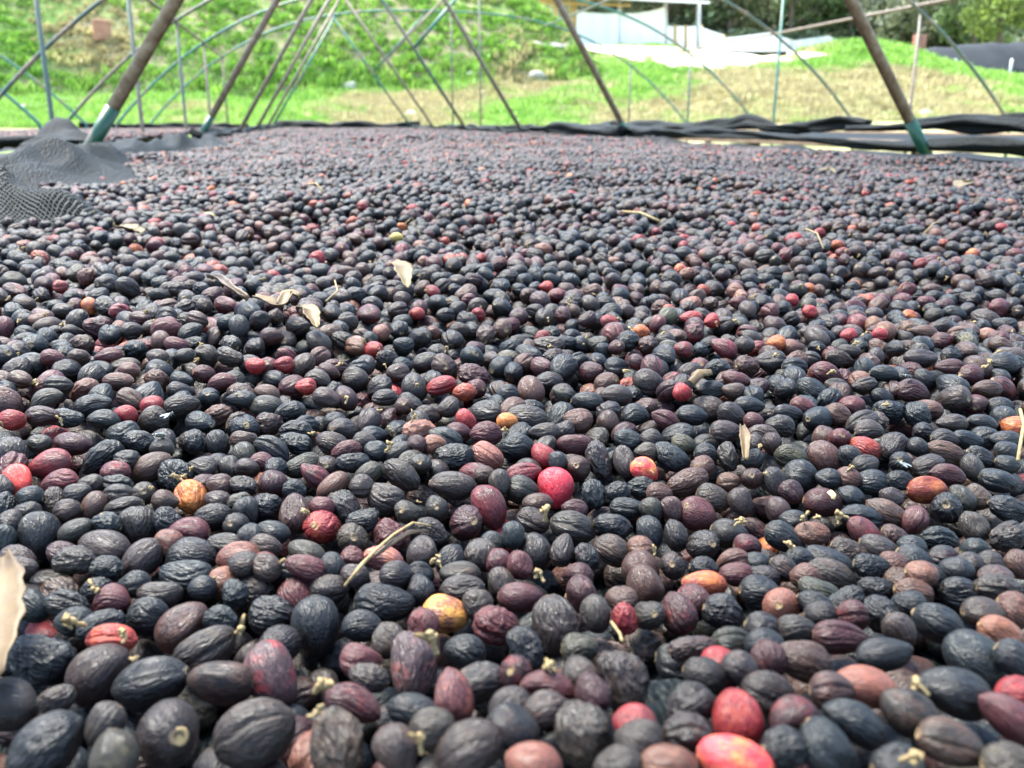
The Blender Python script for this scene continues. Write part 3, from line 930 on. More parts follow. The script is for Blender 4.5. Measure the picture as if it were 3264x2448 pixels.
# white sheet fence stepping down to the right
FYY = 57.0
fence = empty('sheet_fence', tuple(at(2500, 150, FYY)))
tag(fence, 'white plastic sheet fence with stepped peaks behind the road', 'fence')
for (x0, x1, ya, yb, la, lb_) in ((2122, 2236, 84, 84, 162, 162), (2238, 2306, 88, 112, 162, 162), (2308, 2458, 122, 103, 163, 164), (2460, 2524, 104, 128, 164, 164),
                                  (2526, 2640, 130, 114, 165, 166), (2642, 2700, 115, 140, 166, 166), (2702, 2848, 142, 124, 167, 170), (2850, 2910, 125, 158, 170, 172)):
    wallpanel('fence_sheet', x0, x1, ya, yb, la, lb_, FYY, M['whiteplastic'], fence, nseg=8)
for x, y in ((2237, 82), (2307, 110), (2459, 100), (2525, 126), (2641, 112), (2701, 138), (2849, 122)):
    tube_obj('post', [at(x, 168, FYY + 0.12), at(x, y, FYY + 0.12)], 0.07, M['timber'], fence, 8)

# low tunnel under dark shade cloth at right
tunr = empty('shade_tunnel', tuple(at(3100, 200, 36)))
tag(tunr, 'low tunnel roofed with dark grey shade cloth behind the right mound', 'tunnel')
Vt, Ft = [], []
nseg, nl = 10, 26
for i in range(nl + 1):
    x = 2870 + (3560 - 2870) * i / nl
    ytop = np.interp(x, [2870, 2950, 3020, 3110, 3264, 3560], [172, 154, 150, 138, 136, 128])
    a = at(x, ytop, 37)
    for j in range(nseg + 1):
        t = j / nseg
        Vt.append((a[0], 35.0 + 4 * t, a[2] - 1.6 * (2 * abs(t - 0.5)) ** 1.6 + 0.04 * math.sin(i * 1.9)))
for i in range(nl):
    for j in range(nseg):
        k = i * (nseg + 1) + j; Ft.append((k, k + nseg + 1, k + nseg + 2, k + 1))
o = add('shade_cloth', mesh_from('shade_cloth', Vt, Ft), M['darktarp'], tunr)
md = o.modifiers.new('thickness', 'SOLIDIFY'); md.thickness = 0.02
for x in (2890, 3050, 3230):
    a = at(x, 160, 35.2); g = float(terrain(a[0], 35.2)); tube_obj('post', [(a[0], 35.2, g - 0.2), (a[0], 35.2, a[2] - 0.35)], 0.05, M['post'], tunr, 8)
a = at(2925, 112, 40); c = at(2925, 172, 40)
pil = empty('brick_pillar', (c[0], c[1], c[2]))
tag(pil, 'short reddish brick pillar beside the dark shade cloth', 'pillar')
zz = c[2] - 0.4
kk = 0
while zz < a[2]:
    for s in (-1, 1):
        box_obj('brick', (c[0] + s * 0.14 + 0.02 * (kk % 2), 40, zz + 0.05), (0.27, 0.3, 0.095), M['redboard'], pil, 0, 0.008)
    zz += 0.105; kk += 1

# ------------------------------------------------------------------ trees on the far slope
def leaf_quads(centers, size, rng):
    n = len(centers)
    a = rng.normal(size=(n, 3)); a /= np.linalg.norm(a, axis=1)[:, None]
    b_ = np.cross(a, rng.normal(size=(n, 3))); b_ /= np.linalg.norm(b_, axis=1)[:, None]
    s = size * rng.uniform(0.6, 1.3, (n, 1))
    c = np.cross(a, b_)
    V = np.stack([centers - a * s, centers + b_ * s * 0.55 + c * s * 0.12, centers + a * s, centers - b_ * s * 0.55 + c * s * 0.12], 1).reshape(-1, 3)
    F = np.arange(4 * n).reshape(n, 4)
    return V, F


def tree(base, h, cw, tone, label, seed, trunk_show=0.25, leaf=0.22, n=2600):
    rng = np.random.default_rng(seed)
    root = empty('forest_tree', tuple(base))
    tag(root, label, 'tree', 'trees on the far slope')
    base = np.array(base); V, F = [], []

    def addt(pts, rad):
        v, f = tube(pts, rad, 7); k = len(V); V.extend(v); F.extend([tuple(i + k for i in q) for q in f])
    lean = rng.normal(0, 0.05, 2)
    top = base + np.array([lean[0] * h, lean[1] * h, h * 0.86])
    addt([base - [0, 0, 0.3], base * 0.6 + top * 0.4 + np.append(rng.normal(0, 0.1, 2), 0), top], [0.028 * h, 0.02 * h, 0.006 * h])
    cl = []
    nb = 13
    for i in range(nb):
        t = trunk_show + (0.98 - trunk_show) * (i + 0.5) / nb
        s = base + (top - base) * min(t, 0.95)
        a = rng.uniform(0, 2 * PI) ; r = cw * (0.45 + 0.6 * math.sin(PI * min(1, (t - trunk_show) / (1 - trunk_show) * 0.85 + 0.12))) * rng.uniform(0.6, 1.1)
        e = s + np.array([math.cos(a) * r, math.sin(a) * r, rng.uniform(0.02, 0.14) * h])
        addt([s, (s + e) / 2 + [0, 0, 0.03 * h], e], [0.009 * h, 0.006 * h, 0.003 * h])
        for _ in range(4):
            q = s + (e - s) * rng.uniform(0.45, 1.1) + rng.normal(0, cw * 0.16, 3)
            cl.append((q, cw * rng.uniform(0.20, 0.40)))
    cl.append((top + [0, 0, 0.08 * h], cw * 0.35))
    add('trunk', mesh_from('trunk', V, F), M['bark'], root)
    cen = []
    per = n // len(cl)
    for q, r in cl:
        d = rng.normal(size=(per, 3)); d /= np.linalg.norm(d, axis=1)[:, None]
        cen.append(q + d * (r * rng.uniform(0.35, 1.0, (per, 1)) ** 0.5) * [1, 1, 0.75])
    LV, LF = leaf_quads(np.concatenate(cen), leaf, rng)
    me = mesh_from('crown', LV, LF, False); me.materials.append(M['foliage'])
    c = add('crown', me, None, root); c['ca'] = [float(t) for t in tone]
    return root


dk, md_, lt, ol, gy = (0.10, 0.155, 0.085), (0.13, 0.20, 0.085), (0.21, 0.29, 0.075), (0.18, 0.20, 0.11), (0.20, 0.23, 0.15)  # foliage tones lightened to paint in haze over the far slope
trees = [(1890, 70, 66, 9, 3.4, md_, 'tall green tree behind the roof edge of the white shed'), (2010, 60, 70, 10, 3.8, dk, 'dark tree rising behind the middle of the white shed'),
         (2130, 70, 64, 8, 3.2, ol, 'olive tree just right of the shed wall, behind its roof'), (2240, 80, 63, 8.5, 3.2, md_, 'green tree behind the shed corner post'),
         (2330, 95, 62, 8, 3.0, ol, 'pale stemmed olive tree left of the teal post'), (2420, 95, 66, 10, 3.4, dk, 'dark tree just left of the teal post'),
         (2520, 105, 61, 8, 3.2, md_, 'bright green tree right of the teal post above the fence'), (2620, 110, 63, 9, 3.4, dk, 'dark green tree left of the thick right pole'),
         (2710, 112, 60, 7, 2.9, md_, 'green tree behind the top of the thick right pole'), (2800, 118, 61, 7.5, 3.0, dk, 'dark tree right of the thick right pole'),
         (2870, 124, 56, 4.2, 2.2, gy, 'pale grey green bushy tree above the last fence peak'), (2950, 118, 60, 8, 3.0, gy, 'grey green tree behind the brick pillar'),
         (3040, 125, 58, 7, 2.9, dk, 'shadowy dark tree left of the bright tree at right'), (3190, 135, 48, 7.5, 3.2, lt, 'bright yellow green leafy tree at the right border'),
         (3110, 125, 52, 6, 2.6, md_, 'mid green tree tucked behind the bright right border tree'), (2560, 60, 76, 10, 4, md_, 'upper slope tree above the sheet fence, left of thick pole'),
         (2760, 50, 78, 10, 4, dk, 'upper slope dark tree above the thick right pole'), (2950, 50, 78, 10, 4, md_, 'upper slope green tree above the brick pillar'),
         (2340, 45, 78, 10, 4, dk, 'upper slope dark tree above the shed corner post'), (3180, 50, 76, 11, 4.2, dk, 'upper slope dark tree behind the bright right border tree'),
         (3300, 130, 52, 8, 3.4, md_, 'green tree cut by the right border of the view')]
for i, (x, y, Y, h, cw, tone, lb) in enumerate(trees):
    p = at(x, y, Y); zb = float(terrain(p[0], Y))
    tree((p[0], Y, zb), h * 1.15, cw * 1.1, tone, lb, 300 + i, n=3400 if i == 13 else 2600)
# undergrowth on the far slope, one mass
NU = 9000
ux = RNG.uniform(12, 75, NU); uy = RNG.uniform(58, 96, NU)
ok = (ux / uy > 0.15) & (ux / uy < 0.95); ux, uy = ux[ok], uy[ok]
bcoll = bpy.data.collections.new('brush_sources')
for i in range(3):
    d = RNG.normal(size=(120, 3)); d /= np.linalg.norm(d, axis=1)[:, None]
    LV, LF = leaf_quads(d * RNG.uniform(0.3, 0.75, (120, 1)) + [0, 0, 0.4], 0.2, RNG)
    me = mesh_from('brush', LV, LF, False); me.materials.append(M['foliage'])
    bcoll.objects.link(bpy.data.objects.new('brush_%s' % 'abc'[i], me))
us = RNG.uniform(0.6, 1.7, len(ux)); mixu = RNG.uniform(0, 1, (len(ux), 1))
scatter('undergrowth', np.stack([ux, uy, terrain(ux, uy)], -1), np.stack([ux * 0, ux * 0, RNG.uniform(0, 6.28, len(ux))], -1), np.stack([us, us, us], -1), RNG.integers(0, 3, len(ux)),
        {'ca': np.array(dk) * (1 - mixu) + np.array(ol) * mixu * 1.0}, bcoll, 'dense dark undergrowth covering the far wooded slope', 'undergrowth')

# ------------------------------------------------------------------ cherry meshes
def ico(sub):
    bm = bmesh.new(); bmesh.ops.create_icosphere(bm, subdivisions=sub, radius=1)
    co = np.array([v.co[:] for v in bm.verts]); F = [tuple(v.index for v in f.verts) for f in bm.faces]
    bm.free(); return co, F


ICO = {s: ico(s) for s in (3, 5, 6)}


def cherry_mesh(name, sub, seed, style):
    """unit cherry: long axis Z, half length 1; wrinkled, sutured, with a calyx scar at +Z"""
    rng = np.random.default_rng(seed); n, F = ICO[sub]
    na, nb_, nc, ne = Noise(rng), Noise(rng), Noise(rng), Noise(rng)
    ph = np.arctan2(n[:, 1], n[:, 0]); t = n[:, 2]; th = np.arccos(np.clip(t, -1, 1))
    body = np.sqrt(np.clip(1 - t * t, 0, 1))
    r = 1 + {'smooth': 0.05, 'wrinkled': 0.06, 'shrunk': 0.085, 'cleft': 0.06}[style] * na(n, 0.30)
    for _ in range({'smooth': 2, 'wrinkled': 3, 'shrunk': 6, 'cleft': 2}[style]):
        dv = rng.normal(size=3); dv[2] *= 0.6; dv /= np.linalg.norm(dv)
        r -= rng.uniform(0.05, 0.16) * np.exp(-((1 - n @ dv) / rng.uniform(0.08, 0.22)) ** 1.5)
    # sutures between the two seeds
    p0 = rng.uniform(0, PI); dep = {'smooth': 0.035, 'wrinkled': 0.09, 'shrunk': 0.13, 'cleft': 0.20}[style]
    wob = 0.12 * nb_(n, 0.4)
    r -= dep * np.exp(-(np.sin(ph - p0 + wob) / 0.16) ** 2) * body ** 1.5 * (0.65 + 0.35 * np.cos(ph - p0))
    # lengthwise wrinkles
    amp = {'smooth': 0.014, 'wrinkled': 0.050, 'shrunk': 0.062, 'cleft': 0.042}[style]
    k = rng.integers(9, 14)
    ring = np.abs(np.sin(k * ph / 2 + 1.6 * nb_(n, 0.45) + 0.8 * nc(n, 1.0)))
    k2 = rng.integers(19, 28)
    ring2 = np.abs(np.sin(k2 * ph / 2 + 2.2 * nc(n, 0.6) + 1.0 * ne(n, 1.4)))
    mask = np.clip(0.55 + 0.6 * na(n + 5, 0.45), 0, 1.2)
    r += amp * mask * body * (ring ** 0.6 - 0.6) + amp * 0.6 * body * (ring2 ** 0.7 - 0.6)
    # crumple
    cr = {'smooth': 0.008, 'wrinkled': 0.020, 'shrunk': 0.060, 'cleft': 0.022}[style]
    r -= cr * (np.abs(nc(n, 1.05)) ** 0.6) + cr * 0.6 * np.abs(ne(n, 2.0)) ** 0.7
    # calyx ring
    r += 0.02 * np.exp(-((th - 0.20) / 0.055) ** 2) - 0.035 * np.exp(-(th / 0.12) ** 2)
    # slight point at the stalk end
    r += rng.uniform(0.0, 0.09) * np.exp(-((PI - th) / 0.22) ** 2)
    co = n * r[:, None]
    zz_ = co[:, 2].copy()
    tp_, bx_, by_ = rng.normal(0, 0.09), rng.normal(0, 0.10), rng.normal(0, 0.10)
    co[:, 0] = co[:, 0] * (1 + tp_ * zz_) + bx_ * (zz_ ** 2 - 0.4); co[:, 1] = co[:, 1] * (1 + tp_ * zz_) + by_ * (zz_ ** 2 - 0.4)
    asp = rng.uniform(0.90, 1.08)
    co[:, 0] *= asp; co[:, 1] *= (0.92 if style != 'cleft' else 0.86)
    me = mesh_from(name, co, F)
    a = me.attributes.new('tip', 'FLOAT', 'POINT')
    tip = np.exp(-((th - 0.15) / 0.07) ** 2) + 0.8 * (th < 0.07)
    tip = tip * np.clip(0.7 + 0.8 * nc(n * 3, 1.0), 0, 1)
    a.data.foreach_set('value', np.clip(tip, 0, 1).astype(np.float32))
    me.materials.append(M['cherry'])
    return me


STY = ['wrinkled', 'smooth', 'wrinkled', 'shrunk', 'cleft', 'wrinkled', 'smooth', 'shrunk', 'wrinkled', 'cleft', 'wrinkled', 'wrinkled', 'shrunk', 'smooth', 'wrinkled', 'cleft']
STY = STY + STY[2:10]
HI = [cherry_mesh('cherry_shape', 6, 500 + i, STY[i]) for i in range(24)]
MID = [cherry_mesh('cherry_shape_mid', 5, 500 + i, STY[i]) for i in range(14)]
LOW = [cherry_mesh('cherry_shape_far', 3, 500 + i, STY[i]) for i in range(6)]
SMOOTH_I = [i for i in range(24) if STY[i] == 'smooth']; SHRUNK_I = [i for i in range(24) if STY[i] == 'shrunk']
CLEFT_I = [i for i in range(24) if STY[i] == 'cleft']; WRINK_I = [i for i in range(24) if STY[i] == 'wrinkled']
ccoll = bpy.data.collections.new('cherry_sources'); fcoll = bpy.data.collections.new('far_cherry_sources')
for i, me in enumerate(MID): ccoll.objects.link(bpy.data.objects.new('cherry_%s' % 'abcdefghijklmnop'[i], me))
for i, me in enumerate(LOW): fcoll.objects.link(bpy.data.objects.new('cherry_far_%s' % 'abcdef'[i], me))

# colour kinds: base, second colour, share of the second colour
PAL = {'K': ((0.0080, 0.0112, 0.0118), (0.030, 0.014, 0.012), 0.20), 'P': ((0.0210, 0.0146, 0.0112), (0.048, 0.0235, 0.0140), 0.32),
       'B': ((0.046, 0.0205, 0.0125), (0.018, 0.0110, 0.0100), 0.25), 'M': ((0.048, 0.0115, 0.0110), (0.135, 0.013, 0.015), 0.32),
       'R': ((0.130, 0.0090, 0.0095), (0.24, 0.040, 0.016), 0.42), 'O': ((0.15, 0.026, 0.012), (0.36, 0.115, 0.022), 0.48),
       'G': ((0.034, 0.029, 0.016), (0.075, 0.066, 0.030), 0.25), 'T': ((0.110, 0.043, 0.026), (0.165, 0.070, 0.039), 0.35), 'Y': ((0.40, 0.29, 0.07), (0.45, 0.36, 0.14), 0.4)}


def colour(code, rng):
    a, b_, p = PAL[code]; a, b_ = np.array(a), np.array(b_)
    j = rng.uniform(0.22, 0.60) if code in 'KG' else rng.uniform(0.30, 1.05) if code in 'PBMT' else rng.uniform(0.85, 1.2)
    b_ = b_ * (0.85 if code in 'KGPBMT' else 1.0)
    if code == 'R' and rng.uniform() < 0.45: b_, p = np.array([0.050, 0.017, 0.016]), 0.5
    h = rng.normal(0, 0.05, 3) if code in 'KPBMGT' else rng.normal(0, 0.02, 3)
    return np.clip(a * j * (1 + h), 0.004, 0.9), np.clip(b_ * (1 + h), 0.004, 0.9), float(np.clip(p + rng.normal(0, 0.17), 0, 0.8))


# ------------------------------------------------------------------ where the cherries lie (x y length width angle colour flags|name), read off the photograph
# flags: s stalk on top, d scar turned to the front, u upright, n shrunk, c cleft, m smooth
DATA = []


def D(x0, y0, s, txt):
    for ln in txt.strip().split('\n'):
        ln = ln.strip()
        if not ln: continue
        ref = None
        if '|' in ln: ln, ref = ln.split('|')
        q = ln.split()
        fl = q[6] if len(q) > 6 else ''
        DATA.append([x0 + float(q[0]) / s, y0 + float(q[1]) / s, float(q[2]) / s, float(q[3]) / s, float(q[4]), q[5], fl, ref])


D(0, 0, 1, '''130 2093 225 190 20 K n|crumpled blue black cherry beside the leaf
318 2142 205 180 -60 B sm|smooth brown cherry with upright stalk
486 2177 250 175 -15 K m
535 2342 215 205 80 P dm|round cherry with the tan scar
150 2385 290 245 -45 K|biggest dark cherry at the corner
30 2250 195 165 10 P m
180 2232 125 105 -30 P n
335 2310 130 90 -60 P
365 2412 165 155 70 G m|grey olive front cherry
350 2045 150 100 0 R
655 2080 205 135 -35 P s
62 1862 135 110 0 P
210 1855 145 135 30 P n
320 1860 108 100 0 K n
370 1905 112 92 0 M
507 1893 172 98 -5 P
420 1870 78 64 0 K
600 1830 172 122 10 K
735 1825 122 112 0 T m
815 1850 128 120 30 P n
745 1890 90 82 70 K n
645 1875 92 80 0 K
960 1875 148 138 60 M s|mauve cherry with short upright stalk
865 1955 152 132 20 K n
1005 2000 190 172 80 K m|pointed blue black cherry
885 2058 152 140 60 P d
105 1935 132 104 30 K
215 1930 152 84 5 K n
240 1980 112 92 0 K
315 2000 152 112 -20 K n
490 1965 132 122 0 K
575 1995 175 150 -50 B m|brown cherry with an open end
700 1980 112 92 0 K n
1055 1850 120 95 0 P
845 2155 235 165 60 R mc|torn red cherry
725 2170 210 145 5 P m
810 2340 300 195 -25 P c
1080 2370 240 205 70 P n|crumpled grey front cherry
1130 2245 195 124 25 M
1175 2165 142 104 20 P n
1150 2105 132 84 10 M
1310 2120 205 155 80 B c|cleft cherry with red spots
1238 2040 110 95 60 P
1428 1954 145 128 15 O m|yellow mottled cherry
1480 2075 132 104 20 K
1578 1990 155 142 30 M n
1774 1994 185 165 80 P c|pale heart shaped cherry
1677 2073 145 98 60 K n
1446 2220 170 124 75 M|maroon cherry with orange flank
1550 2175 180 134 -20 P c
1628 2150 104 82 70 M d
1745 2195 170 96 10 M
1628 2255 96 78 -60 P
1738 2270 154 104 -20 P c
1315 2270 164 124 15 K
1265 2390 158 145 60 P
1400 2330 124 112 0 P
1505 2365 235 165 -25 P m
1620 2330 174 134 30 K m
1700 2440 176 150 20 T m|pinkish tan front cherry
1860 2340 212 194 80 P n|large round crinkled front cherry
1990 2170 220 155 75 P n|large upright crinkled cherry
1850 2155 114 84 60 P
1887 2210 104 88 70 M
1850 2065 94 82 0 G
2120 2165 175 114 30 P c
2240 2150 118 88 15 P
2205 2070 164 104 -10 P n
2330 2050 124 104 0 G c
2310 2125 114 92 -30 R m
2365 2150 124 94 30 P
2205 2245 168 118 -20 P n
2190 2345 156 145 0 P n
2353 2290 184 162 80 R m|plump red front cherry
2026 2320 114 95 20 R m
2026 2368 146 94 25 P
2345 2428 235 160 10 O m|orange and red front cherry
2130 2442 176 116 0 T m
1985 2432 146 94 0 P
2425 2190 154 134 20 P
2437 2006 120 90 20 P
2545 2015 134 104 0 P
2675 2030 195 104 5 M
2440 2065 88 78 0 K
2455 2095 84 64 80 M
2550 2105 170 118 25 B
2820 2085 200 114 -10 K m|teal black oval cherry
2765 2190 205 136 15 T m|mauve tan front cherry
2650 2200 84 80 0 P
2725 2305 210 134 35 K|black cherry with a pale patch
2525 2290 160 114 -25 M m
2890 2270 174 152 40 P m
3044 2205 245 156 15 K m
3110 2095 190 168 40 K m|shiny blue black cherry
3232 2105 140 114 40 K
3188 2018 136 114 30 T c|tan orange cherry by the border
3003 1996 184 126 30 K
2869 2007 104 94 60 P
3220 2285 205 134 40 M m
3240 2215 114 74 0 R
3038 2370 225 116 20 P
2640 2395 215 156 50 K
2507 2385 118 112 0 K n
2860 2448 124 116 0 K
3210 2440 156 94 0 G
2243 1862 134 84 5 O m
2214 1930 120 112 70 M
2291 1950 130 122 20 K n
2426 1892 134 118 10 K
2490 1935 134 116 0 T dm|tan pink round cherry
2350 1822 114 80 0 M
2455 1830 94 82 0 P
2610 1887 134 94 30 G
2643 1835 154 104 25 P
2594 1930 124 84 35 K
2710 1925 134 94 -30 K n
2796 1950 130 122 70 K n
2796 1848 118 94 0 K n
2860 1828 80 70 0 B
2921 1877 120 88 20 T
2945 1833 124 94 30 K
3056 1877 126 120 20 K
2888 1930 104 84 0 K
3138 1954 134 104 0 P m
3186 1872 154 74 5 P n
3234 1950 118 112 30 T
2625 1960 80 56 0 P
2700 1965 84 56 0 M
1219 1855 174 114 0 B
1340 1880 92 86 70 K
1473 1865 144 88 -5 P
1617 1840 114 98 70 P
1662 1905 160 98 5 M m|crimson streaked oval cherry
1851 1880 118 108 80 M c
2055 1865 138 124 70 B m
1911 1960 114 80 80 P
1980 1970 108 88 70 R n|glossy wet red cherry
1980 1910 74 64 0 B
2072 1960 104 94 60 P d
2170 1950 128 114 70 M
1230 1925 194 124 5 K
1155 2000 134 114 0 K
1349 1995 84 55 80 M
1518 1930 66 62 0 P''')
D(0, 1380, 2.6976, '''110 170 300 270 70 P c
330 90 200 180 0 G
620 90 320 205 10 M m|wine red oval cherry
430 270 355 245 -15 R m|bright red cherry with pale tip
870 220 365 245 -45 K n
120 430 310 235 60 R m|red cherry with a burnt spot
510 430 425 205 -10 M
50 460 130 115 80 P
60 630 275 200 85 K n
1000 340 255 165 5 M
1120 240 175 165 0 K n
1190 80 285 205 15 K n
1400 130 205 145 10 P
1280 290 345 255 -35 B m
1490 370 335 295 60 K n
1740 300 265 205 15 P
1680 70 225 205 60 K n
1880 90 245 225 70 P
2100 60 225 125 0 B
2000 300 225 205 70 P
2150 290 195 155 10 B m
2090 460 275 185 10 P n
1000 450 305 145 10 K n
790 450 195 125 0 P
1030 530 265 115 0 P
1230 530 235 175 0 P d
1640 560 335 305 60 O s|orange cherry with a twig
1880 450 145 115 0 B
1890 590 235 205 20 B
1420 590 175 135 0 P
440 590 265 235 70 P n
280 590 145 135 0 K
680 560 165 115 -20 P
780 620 275 235 -70 B m|smooth red brown cherry
1080 650 475 215 -15 P c
1200 770 325 310 80 P|pale pinkish crinkled cherry
1440 770 265 255 40 K n
220 690 165 115 0 P
100 810 145 135 0 P
310 880 405 355 80 K m|large upright black cherry
590 670 185 125 -10 B
660 840 295 225 -30 G sm|olive cherry with upright stalk
900 790 265 155 5 K n
900 990 455 325 15 P m|large dark oval cherry
1240 1080 385 315 -60 P m
1430 960 145 135 30 T m
1640 1090 445 305 5 K|large grooved black cherry
1630 850 355 265 0 M m|dark red mouldy topped cherry
1820 740 305 235 -10 P
2040 800 175 155 80 P d
2150 660 245 155 70 K
2050 600 225 175 -30 P n
1960 960 315 225 15 P
2050 1140 365 255 -10 T m|pinkish terracotta cherry
2150 1170 205 200 0 P
2180 900 185 125 80 K
150 1090 315 195 25 B
30 890 225 125 80 K
560 1060 285 205 20 M
590 1200 375 265 0 P n
160 1250 385 185 0 P
890 1230 275 155 0 K n''')
D(800, 1380, 2.6976, '''180 150 345 225 30 K c
390 60 295 205 20 K n
720 100 315 235 20 B
60 270 155 145 20 M
830 160 325 175 -10 M n
980 80 195 145 10 P
1080 150 155 150 0 K
1290 150 285 205 -30 P m
1420 120 175 165 50 M
440 270 335 215 -25 G|mouldy olive cherry
560 370 285 195 20 M s
190 430 265 255 80 M m
210 310 155 75 0 K n
860 260 345 195 -5 K n
1000 350 265 165 -40 G s
1300 370 435 245 40 P
1140 560 335 285 30 P
720 490 305 185 -40 T m
820 580 365 285 50 K n
930 500 175 155 0 P
1740 200 355 255 0 K n
1540 110 165 105 0 T
2040 200 315 255 40 T|brown cherry with a yellow end
1470 270 205 145 30 G d
1730 450 395 255 5 P m
2030 380 165 115 0 B
1360 690 295 185 -30 G d
1600 650 225 220 60 P dm
1850 780 335 295 70 M d|glossy red brown scarred cherry
2050 640 405 285 65 M m|tall mauve red cherry
110 650 285 280 20 K n
380 700 345 275 80 B
370 500 165 135 0 K n
630 790 335 305 80 R d|mottled crimson cherry
610 650 205 85 0 M
870 920 315 285 0 P d
970 750 295 135 -10 K n
1210 870 325 305 30 M n|red mottled round cherry
1540 850 315 225 25 P n
1480 1030 295 285 80 P m
120 870 295 205 10 K m
100 1030 285 195 15 P
480 1040 345 235 30 G m|dark olive oval cherry
50 1090 165 135 10 M m
830 1110 185 180 0 M n
1130 1080 425 225 10 O|orange ended cherry under the pod
1720 1100 285 245 -60 K
1990 1060 295 275 70 P
2160 1130 205 135 60 M
2150 930 245 205 20 K
2150 430 235 155 80 P c
100 1200 255 225 30 P
300 1180 185 115 0 K
720 1210 255 215 70 K
420 1230 365 185 0 M s
910 1240 205 115 0 P
1230 1250 285 165 0 P
1430 1220 195 95 0 K
1800 1250 405 155 0 P m''')
D(1600, 1380, 2.6976, '''140 130 295 265 10 K|black cherry with cream spots
360 200 255 205 55 R m|small bright red cherry
620 100 345 205 5 M m
640 290 250 245 0 B dm|nut brown round cherry
860 250 345 225 75 K n
1010 240 305 175 80 P
500 260 135 115 70 K
1090 60 245 205 20 K c
1230 320 250 210 30 O m|orange cherry with a red cheek
1450 210 345 225 40 K c
1240 160 155 125 0 G
1280 50 165 135 20 P
1560 100 205 165 30 G
1750 180 175 135 0 K
1740 310 255 205 50 B d
1940 200 285 205 80 P n
2160 80 190 180 30 P
2150 230 155 115 -20 K
1590 430 355 245 -25 B
180 350 335 195 -15 M
150 480 285 255 20 G m|dark cherry with yellow scar
460 480 355 325 80 R m|purple topped red cherry
790 530 285 245 75 K n
980 510 168 160 0 K n
1200 470 255 225 10 K n|black pleated cherry
1350 520 125 120 0 B
1830 570 305 235 20 P
1950 420 195 155 0 B
2160 400 255 175 80 B d
1110 650 315 215 10 K
1310 660 175 155 50 G m|grey green cherry
1410 660 165 135 70 B
1680 700 325 275 30 M m|large mauve brown cherry
2050 600 245 215 70 P
300 610 245 135 0 B
620 660 235 115 10 M
270 760 305 255 30 P
600 810 375 285 20 P
950 810 355 225 15 K n
240 1000 335 315 85 P m
520 1010 285 215 -75 P
950 1020 335 265 40 P c
1280 870 325 245 80 K
1480 880 275 205 75 P
1190 990 185 135 0 T c
1720 970 305 275 20 P d
1960 870 325 255 20 P m
2120 980 175 155 0 M
720 1080 255 235 70 K n
1230 1190 375 315 65 B m|large smooth brown cherry
1440 1150 265 225 40 P d
1740 1180 265 145 15 K n
2030 1140 305 195 -15 B
80 1190 225 185 60 M
60 930 255 135 80 K
660 1260 265 135 0 M
2170 1130 155 105 0 K''')
D(2444, 1380, 2.6976, '''60 110 215 135 70 B
200 200 295 235 20 G|dark olive speckled cherry
290 380 295 285 20 K m
500 210 295 285 60 B m|red brown round cherry
610 50 215 125 10 M d
710 210 195 155 60 K s
840 140 265 235 30 R|scarlet cherry
1090 120 275 225 -45 P c
1150 260 245 165 0 K d
1290 130 185 165 40 K
850 300 225 155 -20 P
900 410 295 255 10 K c
1140 420 255 175 0 K n
1530 180 375 215 25 B
1530 50 235 115 10 P
1720 60 305 145 15 K
1400 290 305 205 -20 P
1540 360 325 165 15 M c|mauve two lobed cherry
1840 210 275 175 30 K n
1780 310 245 175 80 P m
2060 150 195 155 -20 K
2060 270 195 155 20 K
1980 410 315 225 20 K c
2050 60 295 135 0 K
50 420 255 145 80 P
220 510 215 155 60 M|small red cherry with dark end
550 390 205 135 15 K
690 390 165 155 30 B
490 600 335 255 10 M m|split cherry showing its bean
720 540 225 175 35 K
1070 550 185 135 30 P
1390 500 355 225 0 O m|peach orange cherry
1520 640 335 285 30 K dn|black cherry with a ring scar
1670 560 245 205 70 G
1810 540 225 215 70 P n
2070 660 335 245 25 K n
1030 680 385 245 35 P
800 730 435 235 8 K c
90 660 235 195 70 B m
230 760 195 125 20 K
400 870 305 185 5 T|terracotta oval cherry
150 900 335 255 30 K
1270 740 255 205 -60 M
1480 920 365 225 10 K n
1780 810 265 245 70 P c
2080 890 345 265 -20 P n|mauve cherry with a round dent
830 850 345 175 25 M sm
980 1020 395 255 25 P m
1110 890 185 115 30 B n
730 1030 335 235 25 P n
530 1110 435 285 30 K sm|large black cherry with sideways stalk
1320 1120 405 245 40 K
1260 1010 205 135 20 K
90 1200 235 205 40 P
280 1100 195 175 0 K
1530 1090 225 165 10 K
1710 1130 235 185 10 P m
1800 1020 245 135 0 K
1930 1130 225 165 20 P
2140 1130 225 185 80 B c
330 1240 205 125 20 B
950 1220 305 165 10 K n
1640 1230 295 185 30 K m
1110 1190 105 100 0 T
1270 1270 275 95 15 T
1970 1260 285 115 5 P''')
